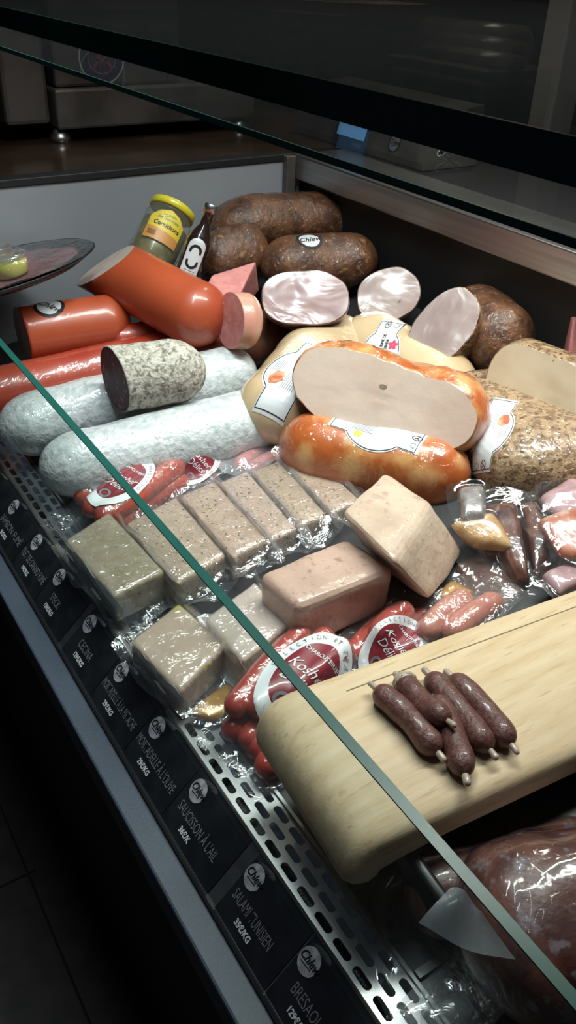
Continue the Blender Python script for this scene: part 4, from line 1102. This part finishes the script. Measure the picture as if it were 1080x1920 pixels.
# ------------------------------------------------------------------ frankfurter packs
def dogpack(name, ends, rad, m_, label, fm, logo=None, seed=0, marg=0.02, group='frankfurter packs', amp=0.0018, flare=0.012, n=54):
    """ends: list of (p0,p1) sausage axes in world"""
    allp = [p for e in ends for p in e]
    c = sum(allp, V()) / len(allp); zmin = min(p.z for p in allp) - rad
    root = empty(name, V((c.x, c.y, zmin)), label=label, category='sausage pack', group=group)
    objs = []
    for i, (a, b) in enumerate(ends):
        mid = a.lerp(b, 0.5) + V((0, 0, 0.002)) + (b - a).cross(V((0, 0, 1))).normalized() * 0.004 * ((i % 3) - 1)
        objs.append(mk('frankfurter', tube([a, mid, b], rad, 20, 1.1, 0.0006, i), m_, root))
    u = (ends[0][1] - ends[0][0]); u.z = 0
    L = u.length / 2; un = u.normalized(); vn = V((0, 0, 1)).cross(un)
    wd = max(abs((p - c).dot(vn)) for p in allp) + rad
    Lm = max(abs((p - c).dot(un)) for p in allp)
    fb = drape(objs, V((c.x, c.y, 0)), un, Lm + marg, wd + marg * 0.6, zground(0.003), n=n, amp=amp, flare=flare, seed=seed, it=6)
    fo = mk('pack_film', fb, fm, root)
    if logo:
        lc__, ldir, s = logo
        bv_ = bvh_of([fo])
        nn_ = (cam_dir(lc__) + V((0, 0, 1))).normalized()
        rg_ = decal('label_ring', disc_mesh(0.066 * s, 0.038 * s, 0.72), paper, root, bv_, lc__, nn_, ldir, 0.0008)
        decal('label_centre', disc_mesh(0.066 * s * 0.72, 0.038 * s * 0.72), burg, rg_, bv_, lc__, nn_, ldir, 0.0008)
        decal('brand_script', text_mesh('Kosher\nDélice', 0.0185 * s, 0.85, 0.4, -PI / 2, (-0.004 * s, 0.0)), ink_w, rg_, bv_, lc__, nn_, ldir, 0.0016)
        decal('label_word', text_mesh('CHARCUTERIE', 0.0070 * s, 0.9, 0, -PI / 2, (0.029 * s, 0.0), bold=0.0001), ink_w, rg_, bv_, lc__, nn_, ldir, 0.0016)
        b__ = disc_mesh(0.009 * s, 0.009 * s, 0.6, 24, 2)
        for v in b__.verts: v.co += V((-0.038 * s, 0, 0))
        decal('seal', b__, ink_g, rg_, bv_, lc__, nn_, ldir, 0.0016)
        # ring lettering
        letters = 'SÉLECTION ET TRADITION'
        lt = []
        a_r, b_r = 0.066 * s * 0.86, 0.038 * s * 0.86
        for i, ch in enumerate(letters):
            if ch == ' ': continue
            th = 1.75 - 3.5 * i / (len(letters) - 1)
            x_, y_ = a_r * math.cos(th), b_r * math.sin(th)
            tx_, ty_ = a_r * math.sin(th), -b_r * math.cos(th)
            lt.append(text_mesh(ch, 0.0075 * s, 0.9, 0, math.atan2(ty_, tx_), (x_, y_)))
        decal('ring_lettering', join(lt), paper_txt, rg_, bv_, lc__, nn_, ldir, 0.0016)
    return root
def seg(x0, y0, x1, y1, z0, z1=None): return (P(x0, y0, z0), P(x1, y1, z1 if z1 is not None else z0))
dogpack('frankfurter_pack', [seg(146, 940, 285, 838, 0.030, 0.036), seg(160, 962, 318, 846, 0.048, 0.054), seg(182, 978, 340, 868, 0.046, 0.052), seg(200, 992, 350, 898, 0.026, 0.030), seg(170, 965, 320, 872, 0.018, 0.020)], 0.0185, hotdog_far,
        'orange-red frankfurter pack with oval burgundy label, beside the front white sausage', F1, (P(228, 900, 0.070), P(275, 865, 0.070) - P(180, 935, 0.070), 1.0), seed=1)
dogpack('frankfurter_pack', [seg(345, 895, 425, 828, 0.030, 0.034), seg(370, 900, 445, 842, 0.030, 0.034), seg(352, 872, 432, 822, 0.052, 0.056)], 0.0145, hotdog_far,
        'frankfurter pack with oval label, partly hidden behind the pâté pouches', F1, (P(374, 855, 0.072), P(410, 828, 0.072) - P(340, 888, 0.072), 0.72), seed=2)
dogpack('frankfurter_pack', [seg(440, 880, 520, 832, 0.036, 0.040), seg(455, 892, 540, 845, 0.036, 0.040)], 0.014, hotdog,
        'frankfurter pack in pinkish film wedged between white sausage and orange turkey', F2, None, seed=3)
dogpack('frankfurter_pack', [seg(425, 1385, 590, 1185, 0.024, 0.03), seg(455, 1400, 620, 1200, 0.024, 0.03), seg(485, 1400, 645, 1215, 0.024, 0.03), seg(430, 1340, 575, 1180, 0.050, 0.055), seg(470, 1340, 620, 1185, 0.052, 0.057), seg(520, 1320, 655, 1205, 0.05, 0.056)], 0.0145, hotdog,
        'bright red frankfurter pack with oval label, tucked under the wooden board corner', F1, (P(572, 1262, 0.072), P(640, 1195, 0.072) - P(500, 1330, 0.072), 1.12), seed=4)
dogpack('frankfurter_pack', [seg(650, 1240, 760, 1140, 0.034), seg(690, 1240, 800, 1150, 0.034), seg(730, 1240, 828, 1165, 0.034), seg(700, 1200, 770, 1140, 0.058)], 0.0150, hotdog,
        'bright red frankfurter pack with oval label, below the large pink loaf', F1, (P(742, 1200, 0.068), P(800, 1165, 0.068) - P(690, 1235, 0.068), 0.8), seed=5)
dogpack('sausage_pack', [seg(790, 1195, 880, 1118, 0.052, 0.056), seg(835, 1195, 935, 1122, 0.052, 0.056)], 0.0165, pink_dog,
        'pack of pale pink sausages at the far edge of the wooden board', F1, None, seed=6, group='pale sausage pack')
dogpack('frankfurter_pack', [seg(466, 1415, 560, 1365, 0.018), seg(480, 1448, 580, 1395, 0.018)], 0.0165, hotdog,
        'dim red frankfurter pack in shade directly below the wooden board corner', FT, None, seed=7)

# ------------------------------------------------------------------ charcuterie pouches at the right
def flatpack(name, quad, thick, m_, label, fm=FP, marg=0.014, seed=0, amp=0.004, cat='vacuum pack', bev=0.006, part='meat', group=None, flare=0.02, namp=0.004, fr=26):
    """quad: 4 px,py,z corners of the top; the body is a swollen slab of that outline"""
    t4 = [P(*q) for q in quad]
    n_ = (t4[1] - t4[0]).cross(t4[3] - t4[0]).normalized()
    if n_.z < 0: n_ = -n_
    b4 = [p - n_ * thick for p in t4]
    c = sum(t4, V()) / 4
    root = empty(name, c - n_ * thick, label=label, category=cat)
    if group: root['group'] = group
    N = 16; bm = bmesh.new()
    top_, bo_ = {}, {}
    for i in range(N + 1):
        for j in range(N + 1):
            a, b = i / N, j / N
            p = t4[0].lerp(t4[1], a).lerp(t4[3].lerp(t4[2], a), b)
            ea = (2 * a - 1); eb = (2 * b - 1)
            q = max(0, (1 - ea ** 4) * (1 - eb ** 4)) ** 0.5
            # round outline
            k = 1 - 0.10 * (abs(ea * eb) ** 3)
            p = c + (p - c) * k
            top_[i, j] = bm.verts.new(p + n_ * (thick * (q - 1) * 0.5 + namp * q * noise.noise(p * fr + V((seed, 0, 0)))))
            bo_[i, j] = bm.verts.new(p - n_ * (thick * (0.5 + 0.5 * q))) if 0 < i < N and 0 < j < N else top_[i, j]
    for i in range(N):
        for j in range(N):
            bm.faces.new((top_[i, j], top_[i + 1, j], top_[i + 1, j + 1], top_[i, j + 1]))
            f = [bo_[i, j], bo_[i, j + 1], bo_[i + 1, j + 1], bo_[i + 1, j]]
            bm.faces.new(f)
    bmesh.ops.recalc_face_normals(bm, faces=bm.faces)
    o = mk(part, bm, m_, root)
    u = t4[1] - t4[0]; u = (u - n_ * u.dot(n_)); v_ = t4[3] - t4[0]
    vv_ = n_.cross(u.normalized())
    hu = max(abs((p - c).dot(u.normalized())) for p in t4); hv = max(abs((p - c).dot(vv_)) for p in t4)
    fb = drape([o], c, u, hu + marg, hv + marg, lambda p: -thick * 0.55, n=50, amp=0.0012, flare=flare * 0.6, seed=seed, it=9, up=n_, corner=0.6)
    # keep the film on the side facing up only
    mk('pouch_film', fb, fm, root)
    return root
flatpack('cured_meat_pouch', [(845, 975, 0.115), (930, 950, 0.125), (975, 1030, 0.10), (890, 1020, 0.095)], 0.03, fat, 'vacuum pouch of yellowish fat-edged cured meat, right of the pale pâté chunk', seed=1)
flatpack('silver_wrapped_piece', [(858, 905, 0.135), (912, 900, 0.14), (914, 968, 0.125), (862, 972, 0.12)], 0.03, silver, 'small silvery wrapped piece above the fat-edged pouch', seed=2, marg=0.008)
flatpack('dried_duck_pouch', [(905, 930, 0.118), (972, 925, 0.125), (1000, 1090, 0.085), (958, 1075, 0.08)], 0.04, magret, 'narrow dark red dried duck breast in a pointed pouch', seed=3)
flatpack('dried_duck_pouch', [(975, 930, 0.115), (1010, 925, 0.12), (1040, 1060, 0.09), (1000, 1075, 0.085)], 0.03, magret, 'dark red dried duck pouch between the pointed one and the ham slices', seed=4)
flatpack('ham_slices_pouch', [(1010, 965, 0.145), (1090, 940, 0.15), (1130, 1040, 0.13), (1055, 1040, 0.125)], 0.02, cured, 'pouch of cured ham slices with orange edge at the right side', seed=5)
flatpack('ham_slices_pouch', [(1005, 925, 0.13), (1075, 885, 0.14), (1130, 920, 0.14), (1060, 975, 0.13)], 0.022, lilac, 'pouch of pale lilac ham slices below the herb turkey', seed=6)
flatpack('ham_slices_pouch', [(1015, 1070, 0.105), (1070, 1045, 0.11), (1110, 1075, 0.11), (1050, 1110, 0.10)], 0.02, lilac, 'small pouch of pink ham slices touching the far edge of the board', seed=7)
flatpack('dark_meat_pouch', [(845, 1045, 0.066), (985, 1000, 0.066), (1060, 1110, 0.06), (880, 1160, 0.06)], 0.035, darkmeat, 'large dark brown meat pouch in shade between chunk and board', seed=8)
flatpack('gold_backed_pack', [(815, 1115, 0.06), (845, 1080, 0.065), (895, 1105, 0.065), (870, 1140, 0.06)], 0.015, gold, 'gold backed slice pack beside the pale pink sausages', seed=9)
flatpack('gold_backed_pack', [(345, 1335, 0.018), (430, 1270, 0.018), (470, 1300, 0.018), (400, 1350, 0.018)], 0.012, gold, 'gold backed slice pack at the grille beside the bright red frankfurters', seed=10, marg=0.022)

# big marbled salami bag at the bottom right
pS0, pS1 = P(815, 1735, 0.055), P(1190, 1640, 0.075)
sb = empty('salami_bag', (0.42, 0.25, 0.0), label='large dark marbled salami in a loose clear bag at the bottom right', category='vacuum pack')
so = mk('salami', body(P(862, 1760, 0.075), P(1260, 1690, 0.085), 0.078, 0.062, e0=0.06, e1=0.04, amp=0.006, fr=14, seed=4), big_salami, sb)
s2 = mk('salami', body(P(765, 1700, 0.045), P(1130, 1590, 0.05), 0.035, 0.035, e0=0.03, e1=0.03, amp=0.004, fr=14, seed=14), big_salami, sb)
c = P(930, 1700, 0.0)
fb = drape([so, s2], V((c.x + 0.02, c.y, 0)), (pS1 - pS0), 0.16, 0.125, zground(0.006), n=80, amp=0.004, flare=0.03, seed=9, it=12, fr=18)
mk('bag_film', fb, FP, sb)
# stiff seal flap of the bag
fl = bmesh.new(); q4 = [P(846, 1664, 0.15), P(905, 1700, 0.15), P(965, 1805, 0.13), P(783, 1738, 0.13)]
NN = 14; vv = {}
for i in range(NN + 1):
    for j in range(NN + 1):
        a, b = i / NN, j / NN
        p = q4[0].lerp(q4[1], a).lerp(q4[3].lerp(q4[2], a), b)
        vv[i, j] = fl.verts.new(p + V((0, 0, 0.006 * math.sin(a * 5 + b * 2))))
for i in range(NN):
    for j in range(NN): fl.faces.new((vv[i, j], vv[i + 1, j], vv[i + 1, j + 1], vv[i, j + 1]))
mk('seal_flap', fl, FM, sb, label='milky folded seal flap')
fp = empty('empty_film_pouch', P(835, 1900, 0.0), label='crumpled clear film at the bottom edge over the grille end', category='film')
base = mk('fold', body(P(790, 1925, 0.012), P(880, 1890, 0.014), 0.012, 0.010, n=30, m=20, amp=0.003, fr=40), FT, fp)
c = P(840, 1905, 0.0)
mk('film_sheet', drape([base], V((c.x, c.y, 0)), V((1, 0, 0)), 0.045, 0.03, zground(0.004), n=30, amp=0.004, flare=0.02, seed=5), F2, fp)
